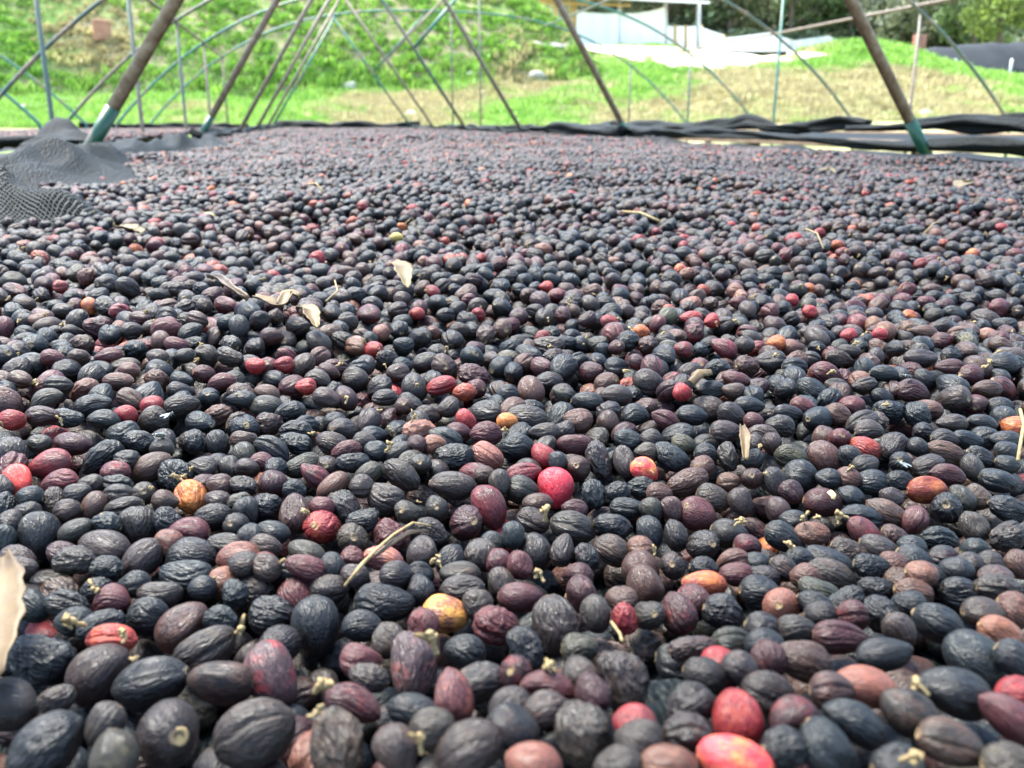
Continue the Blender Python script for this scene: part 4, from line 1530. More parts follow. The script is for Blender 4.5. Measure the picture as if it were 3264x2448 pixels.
D(0, 900, 2.011, '''100 60 170 110 20 M
390 25 80 65 0 R
575 150 115 110 60 O m
240 245 118 90 0 T m
30 290 150 115 80 M
1030 375 142 132 80 B m
830 565 130 70 0 T m
970 790 145 132 0 R m
800 850 145 90 0 R m
80 880 165 80 0 R
270 860 205 105 0 M
1640 535 122 75 0 R
1820 530 102 85 0 R
1960 670 92 60 0 R
1800 105 92 70 0 O
2110 570 152 112 20 M
130 625 172 132 20 B
760 630 242 132 0 B
840 750 182 132 30 B
1430 640 172 112 -10 M
1190 465 132 92 0 P
1740 350 152 92 -10 M
590 790 222 152 -15 K
1150 800 242 162 -25 P
300 750 212 132 -30 P
380 660 192 112 0 P
500 250 152 145 80 P
1480 480 182 132 25 P n
1350 740 162 152 70 K d
1550 750 192 102 0 K
1850 840 202 152 -20 K n
1580 940 212 182 0 K d
1900 970 212 152 0 K n
440 870 242 132 10 K n
660 880 202 112 0 K
1940 540 192 152 -60 B c
2040 620 192 112 20 P
2090 740 172 132 20 P
1710 710 162 102 20 B m
1010 480 142 92 20 P
700 470 172 92 -10 M
340 490 152 72 0 M
500 480 142 102 0 B
410 180 132 112 0 P
150 150 162 122 0 P
1530 290 180 140 70 K s
900 230 150 100 10 M
1070 230 150 130 0 P
1270 240 150 110 20 B''')
D(1100, 700, 2.011, '''185 840 135 130 0 R dm
560 460 102 62 35 R m
1110 625 122 112 -20 M m
1700 660 125 85 20 R m
2000 670 118 110 -60 R m
1900 720 115 55 0 O m
1740 820 122 102 30 M d
1865 915 122 112 40 M
870 250 72 66 0 R
640 140 62 52 0 R
2170 130 82 55 0 R
2070 325 82 72 0 M
2150 320 82 45 0 O
460 605 102 65 0 R
850 610 82 50 0 R
1270 760 62 45 0 R
330 115 82 45 0 Y
1000 235 72 55 0 O
1160 220 62 45 0 R
1720 265 82 64 0 T
1290 430 64 52 0 R
80 105 82 62 0 M
740 710 142 78 0 B
570 730 112 66 0 T
1550 640 132 92 -30 M
1430 545 122 88 0 B
575 325 76 70 0 G
790 510 80 60 0 M
370 310 110 80 0 K
180 545 140 105 20 P''')
D(1100, 1100, 2.011, '''615 265 205 135 -15 R
770 305 152 132 0 O
1400 315 135 95 0 G s
780 475 152 132 60 R
1040 490 125 120 0 O m
1170 470 245 165 5 P
440 270 195 172 80 P m
820 200 265 185 15 M n
1190 290 205 165 80 B m
1040 315 142 132 0 K
1550 370 235 145 10 K
1730 325 215 145 5 P c
900 570 205 155 0 M
1490 480 185 155 0 B
2050 480 185 125 10 M s
1280 560 205 105 0 P
380 390 115 110 0 B d
250 340 165 125 0 P
660 400 145 135 -40 P
90 150 152 135 0 K n
1740 140 145 135 0 K
1860 450 175 152 0 K''')
D(2164, 900, 2.011, '''240 560 165 145 0 K n
360 620 175 95 20 M
345 695 155 85 0 B m
220 690 165 115 0 K
210 250 95 65 0 R
80 225 135 65 0 R
720 115 85 55 0 R
840 190 85 65 0 R
1090 340 90 80 0 R
1290 335 85 65 0 R
940 600 215 165 25 M
850 690 215 185 40 K
1020 850 155 145 30 B
1500 700 205 155 20 M
1860 590 155 145 0 M m
1740 545 175 95 0 M
1970 690 195 135 0 B
1350 830 215 210 0 K n
1540 850 195 175 70 K n
1175 890 245 145 -25 P
1220 950 185 125 0 P
1950 900 215 125 10 K
1750 900 205 115 0 P
700 840 215 125 10 K
650 930 195 155 20 P n
340 850 185 165 40 P
90 850 195 135 10 K
450 790 185 115 5 K
300 960 195 155 0 B
540 990 245 145 20 P n
870 330 215 115 10 B
740 540 155 125 0 K
590 510 185 155 0 P
1020 490 205 115 10 P n
1550 490 205 135 0 P
1310 590 185 125 10 K
1090 440 165 105 10 P
800 800 165 115 20 M
480 890 135 85 10 M
1260 475 125 115 80 P
1390 430 135 125 10 K d
1190 660 195 95 -10 P n
20 700 105 85 60 R
30 430 115 110 20 M
380 130 105 100 0 M
1570 320 195 105 10 B
1620 45 135 85 5 B
1700 150 125 95 0 M
620 390 115 65 0 O
1480 220 95 50 0 O
830 40 65 45 0 O
160 55 65 55 0 O''')
D(2164, 440, 2.011, '''2070 575 88 64 0 R
900 605 72 50 0 R
1020 685 82 55 0 O
40 650 92 64 0 R
30 690 62 48 0 R
1190 360 58 48 0 R
500 360 72 40 0 R
1410 375 52 38 0 R
2070 410 72 45 0 R
1360 435 62 36 0 O
495 580 68 62 80 O s
335 560 55 50 0 R
1550 810 82 50 0 R
815 345 44 40 0 R
1475 285 52 34 0 O
1265 245 62 38 0 R
1050 735 92 55 0 M
820 400 44 40 0 R
1690 675 54 46 0 O
680 400 38 32 0 R
230 275 34 28 0 O
225 320 42 34 0 O''')
D(0, 300, 2.458, '''680 635 88 58 30 R
655 565 50 45 0 O
1225 1165 115 98 0 R m
430 1145 98 60 0 R m
1290 830 66 60 70 R
1640 960 98 50 5 Y m
1840 650 54 50 0 R
1950 645 48 42 0 R
1740 635 48 44 0 M
1085 540 62 44 0 R
1575 455 48 42 0 R
1040 690 48 42 0 R
1110 715 62 48 0 M
1745 1250 95 90 70 M
2150 1430 135 95 20 R
1830 870 74 64 0 O
905 650 42 32 80 R
1545 745 58 34 0 R
800 670 64 44 0 R
1150 870 74 64 0 B''')
for x, y, s in ((750, 558, 36), (795, 598, 30), (908, 610, 32), (1026, 566, 30), (1022, 652, 30), (1152, 660, 36), (1006, 652, 36), (1250, 602, 32), (1313, 670, 46), (1110, 626, 32), (1420, 660, 28), (1535, 546, 32), (1545, 580, 30), (1640, 578, 34), (1690, 548, 26), (1290, 520, 22), (1180, 500, 30), (1330, 556, 24), (1385, 548, 22)):
    DATA.append([x, y, s, s * 0.85, 0, random.choice('RRO'), '', None])

crng = np.random.default_rng(77)
DP, DA, DL, DW = [], [], [], []
camd = -Fv
Fh = np.array([math.sin(YAW), math.cos(YAW), 0.0])
for x, y, lp, wp, ang, code, fl, ref in DATA:
    d = ray(x, y); t0, t1 = 0.05, 12.0
    for _ in range(46):
        t = (t0 + t1) / 2; p = C0 + d * t
        r = np.clip(wp / 2 * t / FPX, 0.0045, 0.0088)
        if p[2] > float(surf(p[0], p[1])) - r * 1.0: t0 = t
        else: t1 = t
    p = C0 + d * t0
    W_ = float(np.clip(wp * t0 / FPX, 0.0105, 0.0175)); L_ = float(np.clip(lp * t0 / FPX, W_ * 1.06, min(0.0215, W_ * 1.5)))
    a = math.radians(ang)
    ax = Rv * math.cos(a) - (0.75 * Uv + 0.45 * Fh) * math.sin(a)
    if 'd' in fl: ax = camd * 0.80 + Uv * 0.25 + Rv * crng.normal(0, 0.25)
    ax = ax / np.linalg.norm(ax)
    if 's' in fl:
        if ax[2] > 0: ax = -ax       # the stalk end (-Z) points up
        if ax[2] > -0.35: ax = ax + np.array([0, 0, -0.5])
    elif 'd' not in fl and crng.uniform() < 0.5: ax = -ax
    DP.append(p); DA.append(ax / np.linalg.norm(ax)); DL.append(L_); DW.append(W_)
DP = np.array(DP); DA = np.array(DA); DL = np.array(DL); DW = np.array(DW); D0 = DP.copy()
DL *= 1.06; DW *= 1.06
DR = 0.5 * (0.42 * DL + 0.58 * DW) * 0.86
# let neighbours push each other apart and settle on the net
for it in range(50):
    diff = DP[:, None] - DP[None]; dist = np.linalg.norm(diff, axis=2) + 1e-9
    ov = np.clip(DR[:, None] + DR[None] - dist, 0, None); np.fill_diagonal(ov, 0)
    push = (diff / dist[..., None] * ov[..., None]).sum(1) * 0.28
    DP = DP + push + (D0 - DP) * 0.06
    top = surf(DP[:, 0], DP[:, 1])
    floor = np.maximum(top - 0.0215, net_z(DP[:, 0], DP[:, 1])) + DW / 2 * 0.9
    DP[:, 2] = np.clip(DP[:, 2], floor, np.maximum(floor, top + 0.004 - DW / 2))

# ------------------------------------------------------------------ fill the rest of the bed around them
CELL = 0.0175


class Grid:
    def __init__(self): self.g = {}

    def key(self, p): return (int(math.floor(p[0] / CELL)), int(math.floor(p[1] / CELL)))

    def put(self, p, r): self.g.setdefault(self.key(p), []).append((p[0], p[1], p[2], r))

    def free(self, p, r, f):
        kx, ky = self.key(p)
        for i in (kx - 1, kx, kx + 1):
            for j in (ky - 1, ky, ky + 1):
                for q in self.g.get((i, j), ()):
                    m = (r + q[3]) * f
                    if (q[0] - p[0]) ** 2 + (q[1] - p[1]) ** 2 + (q[2] - p[2]) ** 2 < m * m: return False
        return True


GR = Grid()
for p, r in zip(DP, DR): GR.put(p, r)
# places where the bare net shows between the cherries
BARE = [on_bed(x, y) for x, y in ((2005, 2045), (2055, 2050), (2105, 2055), (2150, 2060), (2130, 2095), (2085, 2020), (2270, 1880), (2290, 1920), (1985, 2275), (2070, 2300), (590, 820), (560, 815), (620, 825), (2960, 1900))]
BARE_R = [0.012, 0.016, 0.016, 0.014, 0.012, 0.012, 0.010, 0.008, 0.006, 0.006, 0.012, 0.010, 0.010, 0.005]


def visible(px, py, Y):
    return True


fill = []
frng = np.random.default_rng(5)


def try_fill(n, ya, yb, layer, f):
    # sample positions inside the view wedge (with a margin for other viewpoints)
    u = frng.uniform(0, 1, n); Ys = np.sqrt(ya ** 2 + u * (yb ** 2 - ya ** 2))
    lo, hi = -0.50 * Ys - 0.10, 0.98 * Ys + 0.12
    Xs = frng.uniform(0, 1, n) * (hi - lo) + lo
    rr = frng.uniform(0.0060, 0.0083, n) * np.interp(Ys, [0.4, 1.0, 1.6], [1.0, 1.0, 0.93]) 
    okm = (Xs > BX0 + 0.05) & (Xs < BX1 - 0.05)
    Xs, Ys, rr = Xs[okm], Ys[okm], rr[okm]
    nz_ = net_z(Xs, Ys)
    zz_ = nz_ + rr * 0.95 + (frng.uniform(0, 0.002, len(Xs)) if layer == 0 else np.interp(Ys, [0.4, 0.8], [0.0125, 0.0095]) + frng.uniform(-0.003, 0.0035, len(Xs)))
    for x, y, z, r in zip(Xs.tolist(), Ys.tolist(), zz_.tolist(), rr.tolist()):
        if y < 1.5:
            bad = False
            for q, br in zip(BARE, BARE_R):
                if (x - q[0]) ** 2 + (y - q[1]) ** 2 < (br + r) ** 2: bad = True; break
            if bad: continue
        if GR.free((x, y, z), r, f):
            GR.put((x, y, z), r); fill.append((x, y, z, r))


try_fill(26000, 0.08, 0.95, 0, 0.80)
try_fill(14000, 0.38, 0.95, 1, 0.86)
try_fill(60000, 0.95, 2.4, 0, 0.86)
try_fill(60000, 0.95, 2.4, 1, 0.84)
fill = np.array(fill)
# leave out what would poke through the loose net flap
inflap = np.max([ridge_height(fill[:, 0], fill[:, 1], r_) for r_ in RIDGES], axis=0) > 0.010
fill = fill[~inflap]


def rand_code(n, rng, red=0.018):
    q = np.array([0.33, 0.29, 0.19, 0.12, 0.035, 0.04, red * 0.5, red * 0.5])
    return rng.choice(list('KPBMGTRO'), n, p=q / q.sum())


def axes_to_euler(ax, roll):
    out = np.zeros((len(ax), 3))
    for i, (a, r) in enumerate(zip(ax, roll)):
        q = Vector(a).to_track_quat('Z', 'Y') @ Quaternion((0, 0, 1), r)
        e = q.to_euler(); out[i] = e[:]
    return out


def lying_axes(n, rng, tilt=0.35):
    a = rng.uniform(0, 2 * PI, n); z = rng.normal(0, tilt, n)
    v = np.stack([np.cos(a), np.sin(a), z], -1); return v / np.linalg.norm(v, axis=1)[:, None]


# which of the read-off cherries are built one by one: the 300 largest in view
pp = np.array([proj(q) for q in DP])
size_px = DL * DW * (FPX / pp[:, 2]) ** 2
inview = (pp[:, 0] > -60) & (pp[:, 0] < 3320) & (pp[:, 1] < 2500)
has_ref = np.array([d[7] is not None for d in DATA])
order = np.argsort(-(size_px * np.where(has_ref, 3.0, 1.0)) * inview)
nearbare = np.array([any((q[0] - b_[0]) ** 2 + (q[1] - b_[1]) ** 2 < 0.0075 ** 2 for b_ in BARE[:6]) for q in DP])
order = [i for i in order if not nearbare[i]]
SINGLE = [int(i) for i in order[:300]]
single_set = set(SINGLE)
REST = [i for i in range(len(DATA)) if i not in single_set and not nearbare[i]]

# the mass: digitised small ones plus the fill
n_f = len(fill)
codes = rand_code(n_f, crng)
axf = lying_axes(n_f, crng)
pts = [*fill[:, :3]]; rots = [*axes_to_euler(axf, crng.uniform(0, 6.28, n_f))]
asp = crng.uniform(1.04, 1.36, n_f)
scl = [np.array([r * 1.0, r * 1.0, r * a]) for r, a in zip(fill[:, 3], asp)]
vi = [*crng.integers(0, 14, n_f)]
CA, CB, PM = [], [], []
for c in codes:
    a, b_, p = colour(c, crng); CA.append(a); CB.append(b_); PM.append(p)
er = axes_to_euler(DA, crng.uniform(0, 6.28, len(DA)))


def pick_shape(fl, rng, n=12):
    if 'm' in fl: return int(rng.choice(SMOOTH_I))
    if 'n' in fl: return int(rng.choice(SHRUNK_I))
    if 'c' in fl: return int(rng.choice(CLEFT_I))
    return int(rng.choice(WRINK_I))


for i in REST:
    pts.append(DP[i]); rots.append(er[i]); scl.append(np.array([DW[i] / 2, DW[i] / 2, DL[i] / 2])); vi.append(pick_shape(DATA[i][6], crng) % 14)
    a, b_, p = colour(DATA[i][5], crng); CA.append(a); CB.append(b_); PM.append(p)
pts = np.array(pts)
scatter('coffee_cherries', pts, rots, scl, vi, {'ca': CA, 'cb': CB, 'pm': PM, 'sd': crng.uniform(0, 90, (len(pts), 3))}, ccoll,
        'layer of dark drying coffee cherries covering the bed', 'cherries')

# far part of the bed
def far_field(name, n, x0, x1, y0, y1, zfun, red, label, scale=1.0, tintmul=1.0, codes_p=None):
    xs_ = crng.uniform(x0, x1, n); ys_ = crng.uniform(y0, y1, n)
    a = lying_axes(n, crng); r = crng.uniform(0.0058, 0.0080, n) * scale
    z = zfun(xs_, ys_) + r * crng.uniform(0.7, 2.3, n)
    codes_p = codes_p or [0.26, 0.27, 0.16, 0.13, 0.04, 0.06, 0.035, 0.045]
    cd = crng.choice(list('KPBMGTRO'), n, p=np.array(codes_p) / np.sum(codes_p))
    T = {c: [colour(c, crng) for _ in range(40)] for c in 'KPBMGTRO'}
    pk = [T[c][k] for c, k in zip(cd, crng.integers(0, 40, n))]
    e = np.stack([np.arccos(a[:, 2]), a[:, 2] * 0, np.arctan2(a[:, 1], a[:, 0]) + PI / 2], -1)
    s = np.stack([r, r, r * crng.uniform(1.1, 1.4, n)], -1)
    return scatter(name, np.stack([xs_, ys_, z], -1), e, s, crng.integers(0, 6, n), {'ca': [q[0] for q in pk], 'cb': [q[1] for q in pk], 'pm': [q[2] for q in pk], 'sd': crng.uniform(0, 90, (n, 3))}, fcoll, label, 'cherries')


far_field('coffee_cherries', 52000, BX0 + 0.04, BX1 - 0.02, 2.32, 4.6, net_z, 0.05, 'layer of drying cherries on the middle of the bed')
far_field('coffee_cherries', 60000, BX0 + 0.04, BX1 - 0.02, 4.5, 16.1, net_z, 0.07, 'layer of drying cherries towards the far end of the bed', 1.35)
far_field('coffee_cherries', 16000, -3.4, -1.0, 2.7, 15.3, lambda X, Y: np.full_like(X, CAMZ - 0.09), 0.25, 'paler reddish cherries on the neighbouring bed', 1.4, codes_p=[0.10, 0.20, 0.15, 0.20, 0.05, 0.15, 0.08, 0.07])

# ------------------------------------------------------------------ the 300 nearest cherries, one object each
def stalk_mesh(name, seed, ln=1.0, knobs=3):
    """short knobbly dry stalk, base at the origin, growing along +Z (unit: metres x ln)"""
    rng = np.random.default_rng(seed)
    n = 12; p = [np.zeros(3)]; d = np.array([0, 0, 1.0])
    for i in range(n):
        d = d + rng.normal(0, 0.26, 3); d /= np.linalg.norm(d); p.append(p[-1] + d * ln / n)
    rad = [ln * (0.075 + 0.05 * math.sin(i * 1.9 + seed) ** 2 + (0.10 * rng.uniform(0.3, 1) if i > n - 5 else 0)) * (0.4 if i == n else 1) for i in range(n + 1)]
    V, F = tube(p, rad, 8)
    V = [Vector(v) for v in V]
    for k in range(knobs):
        c = p[int(rng.integers(n // 2, n + 1))] + rng.normal(0, 0.09 * ln, 3)
        v2, f2 = tube([c, c + rng.normal(0, 0.13 * ln, 3), c + rng.normal(0, 0.15 * ln, 3)], [0.06 * ln, 0.17 * ln, 0.05 * ln], 7)
        k0 = len(V); V += v2; F += [tuple(i + k0 for i in f) for f in f2]
    return mesh_from(name, V, F)


STALKS = [stalk_mesh('stalk_shape', 40 + i, 1.0, 2 + i % 3) for i in range(6)]
for s in STALKS: s.materials.append(M['stalk'])


def disc_mesh():
    V = [(0, 0, 0.03)]; F = []
    prof = [(0.18, 0.0), (0.28, 0.05), (0.36, 0.03), (0.40, -0.06)]
    for r, z in prof:
        for k in range(14): V.append((r * math.cos(k * 2 * PI / 14) * (1 + 0.06 * math.sin(k * 3)), r * math.sin(k * 2 * PI / 14), z))
    for k in range(14):
        F.append((0, 1 + k, 1 + (k + 1) % 14))
        for j in range(3): F.append((1 + j * 14 + k, 1 + (j + 1) * 14 + k, 1 + (j + 1) * 14 + (k + 1) % 14, 1 + j * 14 + (k + 1) % 14))
    return mesh_from('scar_shape', V, F)


SCAR = disc_mesh(); SCAR.materials.append(M['stalk'])
CW = {'K': 'bluish black', 'P': 'purplish grey', 'B': 'dark brown', 'M': 'maroon', 'R': 'red', 'O': 'orange', 'G': 'olive', 'T': 'tan brown', 'Y': 'yellow'}
SW = {'n': 'shrivelled', 'c': 'cleft', 'm': 'smooth'}


def side_words(x, y):
    h = 'near the left border' if x < 500 else 'left of centre' if x < 1300 else 'in the middle' if x < 1960 else 'right of centre' if x < 2760 else 'near the right border'
    v = 'in the front row' if y > 2150 else 'a little behind the front' if y > 1850 else 'in the middle rows'
    return v + ' ' + h


REFS = [i for i in SINGLE if DATA[i][7]]
ORD = ['', 'second ', 'third ', 'fourth ', 'fifth ', 'sixth ', 'seventh ', 'eighth ', 'ninth ', 'tenth ']
LAB = {}
for i in REFS: LAB[i] = DATA[i][7] + ', ' + side_words(DATA[i][0], DATA[i][1])
groups = {}
for i in SINGLE:
    if i in LAB: continue
    x, y = pp[i][0], pp[i][1]
    j = min(REFS, key=lambda q: (pp[q][0] - x) ** 2 + ((pp[q][1] - y) * 1.2) ** 2)
    dx, dy = x - pp[j][0], (y - pp[j][1]) * 1.2
    if abs(dx) > abs(dy): dr = 'left of' if dx < 0 else 'right of'
    else: dr = 'behind' if dy < 0 else 'in front of'
    fl = DATA[i][6]
    sh = next((SW[c] for c in 'ncm' if c in fl), 'wrinkled')
    if 's' in fl: sh = 'stalked'
    if 'd' in fl: sh = 'scarred'
    groups.setdefault((CW[DATA[i][5]] + ' ' + sh, dr, j), []).append((math.hypot(dx, dy), i))
for (what, dr, j), lst in groups.items():
    lst.sort()
    for k, (dd, i) in enumerate(lst):
        LAB[i] = '%s cherry, %s%s the %s' % (what, ORD[k], dr, DATA[j][7])

srng = np.random.default_rng(9)
for i in SINGLE:
    x, y, lp, wp, ang, code, fl, ref = DATA[i]
    me = HI[pick_shape(fl, srng)]
    o = bpy.data.objects.new('coffee_cherry', me); COL.objects.link(o)
    o.location = DP[i]; o.rotation_euler = er[i]; o.scale = (DW[i] / 2, DW[i] / 2, DL[i] / 2)
    a, b_, p = colour(code, srng)
    if ref == 'yellow mottled cherry': a, b_, p = np.array([0.16, 0.05, 0.03]), np.array([0.66, 0.33, 0.05]), 0.62
    if ref == 'maroon cherry with orange flank': a, b_, p = np.array([0.07, 0.022, 0.022]), np.array([0.42, 0.10, 0.03]), 0.42
    if ref == 'orange and red front cherry': a, b_, p = np.array([0.50, 0.05, 0.055]), np.array([0.62, 0.24, 0.05]), 0.45
    if ref == 'torn red cherry': a, b_, p = np.array([0.055, 0.03, 0.03]), np.array([0.26, 0.016, 0.022]), 0.46
    if ref == 'cleft cherry with red spots': a, b_, p = np.array([0.045, 0.027, 0.027]), np.array([0.28, 0.06, 0.04]), 0.36
    if ref == 'black cherry with a pale patch': p, b_ = 0.22, np.array([0.45, 0.28, 0.17])
    if ref == 'black cherry with cream spots': p, b_ = 0.16, np.array([0.60, 0.52, 0.36])
    if ref == 'red cherry with a burnt spot': a, b_, p = np.array([0.42, 0.04, 0.03]), np.array([0.10, 0.025, 0.02]), 0.40
    if ref == 'purple topped red cherry': a, b_, p = np.array([0.33, 0.016, 0.026]), np.array([0.13, 0.05, 0.055]), 0.45
    if ref == 'orange ended cherry under the pod': a, b_, p = np.array([0.14, 0.05, 0.045]), np.array([0.58, 0.20, 0.08]), 0.45
    if ref == 'orange cherry with a red cheek': a, b_, p = np.array([0.52, 0.045, 0.05]), np.array([0.66, 0.27, 0.06]), 0.50
    if ref and max(b_) > 0.2: a, b_ = a * 0.78, b_ * 0.78
    o['ca'] = [float(v) for v in a]; o['cb'] = [float(v) for v in b_]; o['pm'] = p; o['sd'] = [float(v) for v in srng.uniform(0, 90, 3)]
    tag(o, LAB[i], 'cherry', 'drying cherries in the front rows')
    if 's' in fl:
        s = bpy.data.objects.new('stalk', STALKS[int(srng.integers(0, 6))]); COL.objects.link(s); s.parent = o
        s.location = (0, 0, -0.97); s.rotation_euler = (PI + srng.normal(0, 0.25), srng.normal(0, 0.25), 0)
        ln = 0.0062 / (DL[i] / 2); s.scale = (ln * DL[i] / DW[i], ln * DL[i] / DW[i], ln)
    if 'd' in fl:
        s = bpy.data.objects.new('stalk_scar', SCAR); COL.objects.link(s); s.parent = o
        k = 0.72 if ref == 'round cherry with the tan scar' else 0.45
        s.location = (0, 0, 0.955); s.scale = (k, k, k * 0.8)
    if ref == 'split cherry showing its bean':
        v, f = tube([(-0.35, -0.15, 0), (0, -0.1, 0.05), (0.35, -0.15, 0)], [0.16, 0.3, 0.16], 12)
        s = add('bean', mesh_from('bean', v, f), M['bean']); s.parent = o
        up = Vector(er[i] * 0 + 0); q = Euler(er[i]).to_quaternion().inverted() @ Vector((0, -0.45, 0.9))
        s.location = q.normalized() * 0.72; s.rotation_euler = q.to_track_quat('Z', 'Y').to_euler()

# ------------------------------------------------------------------ litter lying on the cherries
def leaf_obj(name, mid, widths, curl, mat, label, cat='leaf', group=None, thick=0.0005, twist=0.0, across=None):
    """a dry leaf along the world polyline mid; widths in metres, curl lifts the edges"""
    mid = [np.array(p) for p in mid]
    n = 22; cum = np.concatenate([[0], np.cumsum([np.linalg.norm(mid[i + 1] - mid[i]) for i in range(len(mid) - 1)])])
    s = np.linspace(0, cum[-1], n); c = np.stack([np.interp(s, cum, [p[k] for p in mid]) for k in range(3)], -1)
    for _ in range(2): c[1:-1] = 0.25 * c[:-2] + 0.5 * c[1:-1] + 0.25 * c[2:]
    wd = np.interp(np.linspace(0, 1, n), np.linspace(0, 1, len(widths)), widths) * 0.85
    V, F = [], []; m = 9
    lr = np.random.default_rng(len(label))
    for i in range(n):
        t = c[min(i + 1, n - 1)] - c[max(i - 1, 0)]; t /= np.linalg.norm(t)
        a = np.cross(t, [0, 0, 1]) if across is None else np.array(across, float)
        a = a - t * (a @ t); a /= np.linalg.norm(a); up = np.cross(a, t)
        tw = twist * i / n
        a2 = a * math.cos(tw) + up * math.sin(tw); u2 = np.cross(a2, t)
        for j in range(m):
            v = (j / (m - 1) - 0.5) * 2
            V.append(c[i] + a2 * v * wd[i] / 2 * (1 + 0.08 * math.sin(i * 1.7 + j)) + u2 * (curl * v * v + 0.12 * curl * math.sin(i * 0.9) * v + 0.05 * curl * lr.normal()))
    for i in range(n - 1):
        for j in range(m - 1):
            k = i * m + j; F.append((k, k + 1, k + m + 1, k + m))
    o = add(name, mesh_from(name, V, F), mat)
    md = o.modifiers.new('thickness', 'SOLIDIFY'); md.thickness = thick
    return tag(o, label, cat, group)


def ob(x, y, dz=0.0): return on_bed(x, y, dz)


leaf_obj('dry_leaf', [ob(-30, 2215, 0.004), ob(-5, 2090, 0.012), ob(15, 1990, 0.016), ob(25, 1890, 0.014)], [0.010, 0.022, 0.020, 0.006], 0.003, M['leaf'], 'large tan dry leaf standing at the left border', across=Rv)
leaf_obj('dry_leaf', [ob(812, 985, 0.008), ob(850, 990, 0.007), ob(895, 1000, 0.004), ob(925, 975, 0.010), ob(955, 985, 0.008)], [0.007, 0.013, 0.008, 0.010, 0.003], 0.002, M['leaf'], 'pale wavy dry leaf left of centre in the middle rows')
leaf_obj('dry_leaf', [ob(665, 920, 0.008), ob(700, 932, 0.010), ob(740, 965, 0.009), ob(790, 985, 0.006)], [0.001, 0.007, 0.006, 0.003], 0.003, M['darkleaf'], 'dark brown curled leaf ending at the pale wavy leaf')
leaf_obj('dry_leaf', [ob(955, 1020, 0.008), ob(990, 1035, 0.011), ob(1012, 1070, 0.005)], [0.006, 0.013, 0.003], 0.002, M['leaf'], 'torn tan leaf scrap right of the pale wavy leaf')
leaf_obj('dry_leaf', [ob(1250, 880, 0.012), ob(1285, 895, 0.012), ob(1300, 930, 0.003)], [0.012, 0.018, 0.004], 0.002, M['paleleaf'], 'pale cream leaf scrap poking up near the middle')
leaf_obj('dry_leaf', [ob(380, 765, 0.012), ob(420, 770, 0.014), ob(455, 775, 0.010)], [0.012, 0.026, 0.016], 0.003, M['paleleaf'], 'pale yellow leaf scrap beside a red cherry at left')
leaf_obj('dry_leaf', [ob(2195, 1245, 0.006), ob(2225, 1225, 0.009), ob(2262, 1208, 0.006)], [0.006, 0.010, 0.006], -0.003, M['leaf'], 'tan curled leaf under a black cherry right of centre')
leaf_obj('dry_leaf', [ob(2362, 1405, 0.008), ob(2370, 1450, 0.010), ob(2374, 1490, 0.004)], [0.002, 0.006, 0.002], 0.001, M['leaf'], 'narrow golden leaf sliver standing right of centre')
leaf_obj('leaf_scrap', [ob(3050, 622, 0.012), ob(3075, 612, 0.016), ob(3095, 618, 0.012)], [0.012, 0.036, 0.010], 0.002, M['paleleaf'], 'pale greenish leaf scrap on the far right cherries')
leaf_obj('leaf_scrap', [ob(2610, 560, 0.010), ob(2640, 556, 0.014), ob(2660, 562, 0.008)], [0.008, 0.026, 0.006], 0.002, M['paleleaf'], 'cream leaf scrap far off right of centre')
leaf_obj('seed_pod', [ob(1195, 1850, 0.010), ob(1255, 1820, 0.013), ob(1310, 1795, 0.014), ob(1372, 1778, 0.012)], [0.0006, 0.0036, 0.0030, 0.0006], -0.0010, M['darkleaf'], 'folded dark brown pod across cherries left of centre', 'pod')
t_ = tube_obj('twig', [ob(1100, 1900, 0.004), ob(1160, 1868, 0.009), ob(1205, 1845, 0.012), ob(1260, 1815, 0.0145), ob(1320, 1788, 0.016), ob(1375, 1774, 0.013)], [0.0005, 0.0008, 0.0006, 0.0005, 0.0005, 0.0004], M['stalk'], None, 8)
tag(t_, 'thin tan stalk running along the folded dark pod', 'twig')
for pth, rad, lb in (([ob(1985, 706, 0.012), ob(2040, 716, 0.014), ob(2100, 732, 0.010)], 0.0020, 'straight pale straw lying far back right of centre'),
                     ([ob(222, 548, 0.008), ob(245, 520, 0.012), ob(262, 474, 0.034)], 0.0030, 'yellowish stick leaning on the net fold at far left'),
                     ([ob(2565, 768, 0.012), ob(2600, 790, 0.014), ob(2622, 820, 0.008)], 0.0009, 'thin bent pale stem among the middle right cherries'),
                     ([ob(2938, 770, 0.008), ob(2970, 752, 0.014), ob(3000, 735, 0.012)], 0.0008, 'thin straw slanting up at the right, middle distance'),
                     ([ob(3240, 1375, 0.012), ob(3250, 1430, 0.013), ob(3238, 1505, 0.006)], 0.0012, 'pale grey twig upright at the right border'),
                     ([ob(980, 612, 0.010), ob(1010, 620, 0.014), ob(1035, 634, 0.008)], 0.0016, 'whitish bent stem far back left of centre'),
                     ([ob(1290, 742, 0.010), ob(1315, 738, 0.016), ob(1340, 768, 0.006)], 0.0007, 'thin pinkish arched stem near the yellow cherry'),
                     ([ob(1070, 945, 0.012), ob(1078, 962, 0.008), ob(1040, 978, 0.004)], 0.0008, 'tiny green stalk hanging from a dark cherry left of centre'),
                     ([ob(1948, 2000, 0.002), ob(1976, 2030, 0.001), ob(1982, 2052, 0.001)], 0.0006, 'short green stem lying on the bare net')):
    o = tube_obj('stem_piece', pth, rad * 0.75, M['stalk'], None, 7)
    tag(o, lb, 'stem')

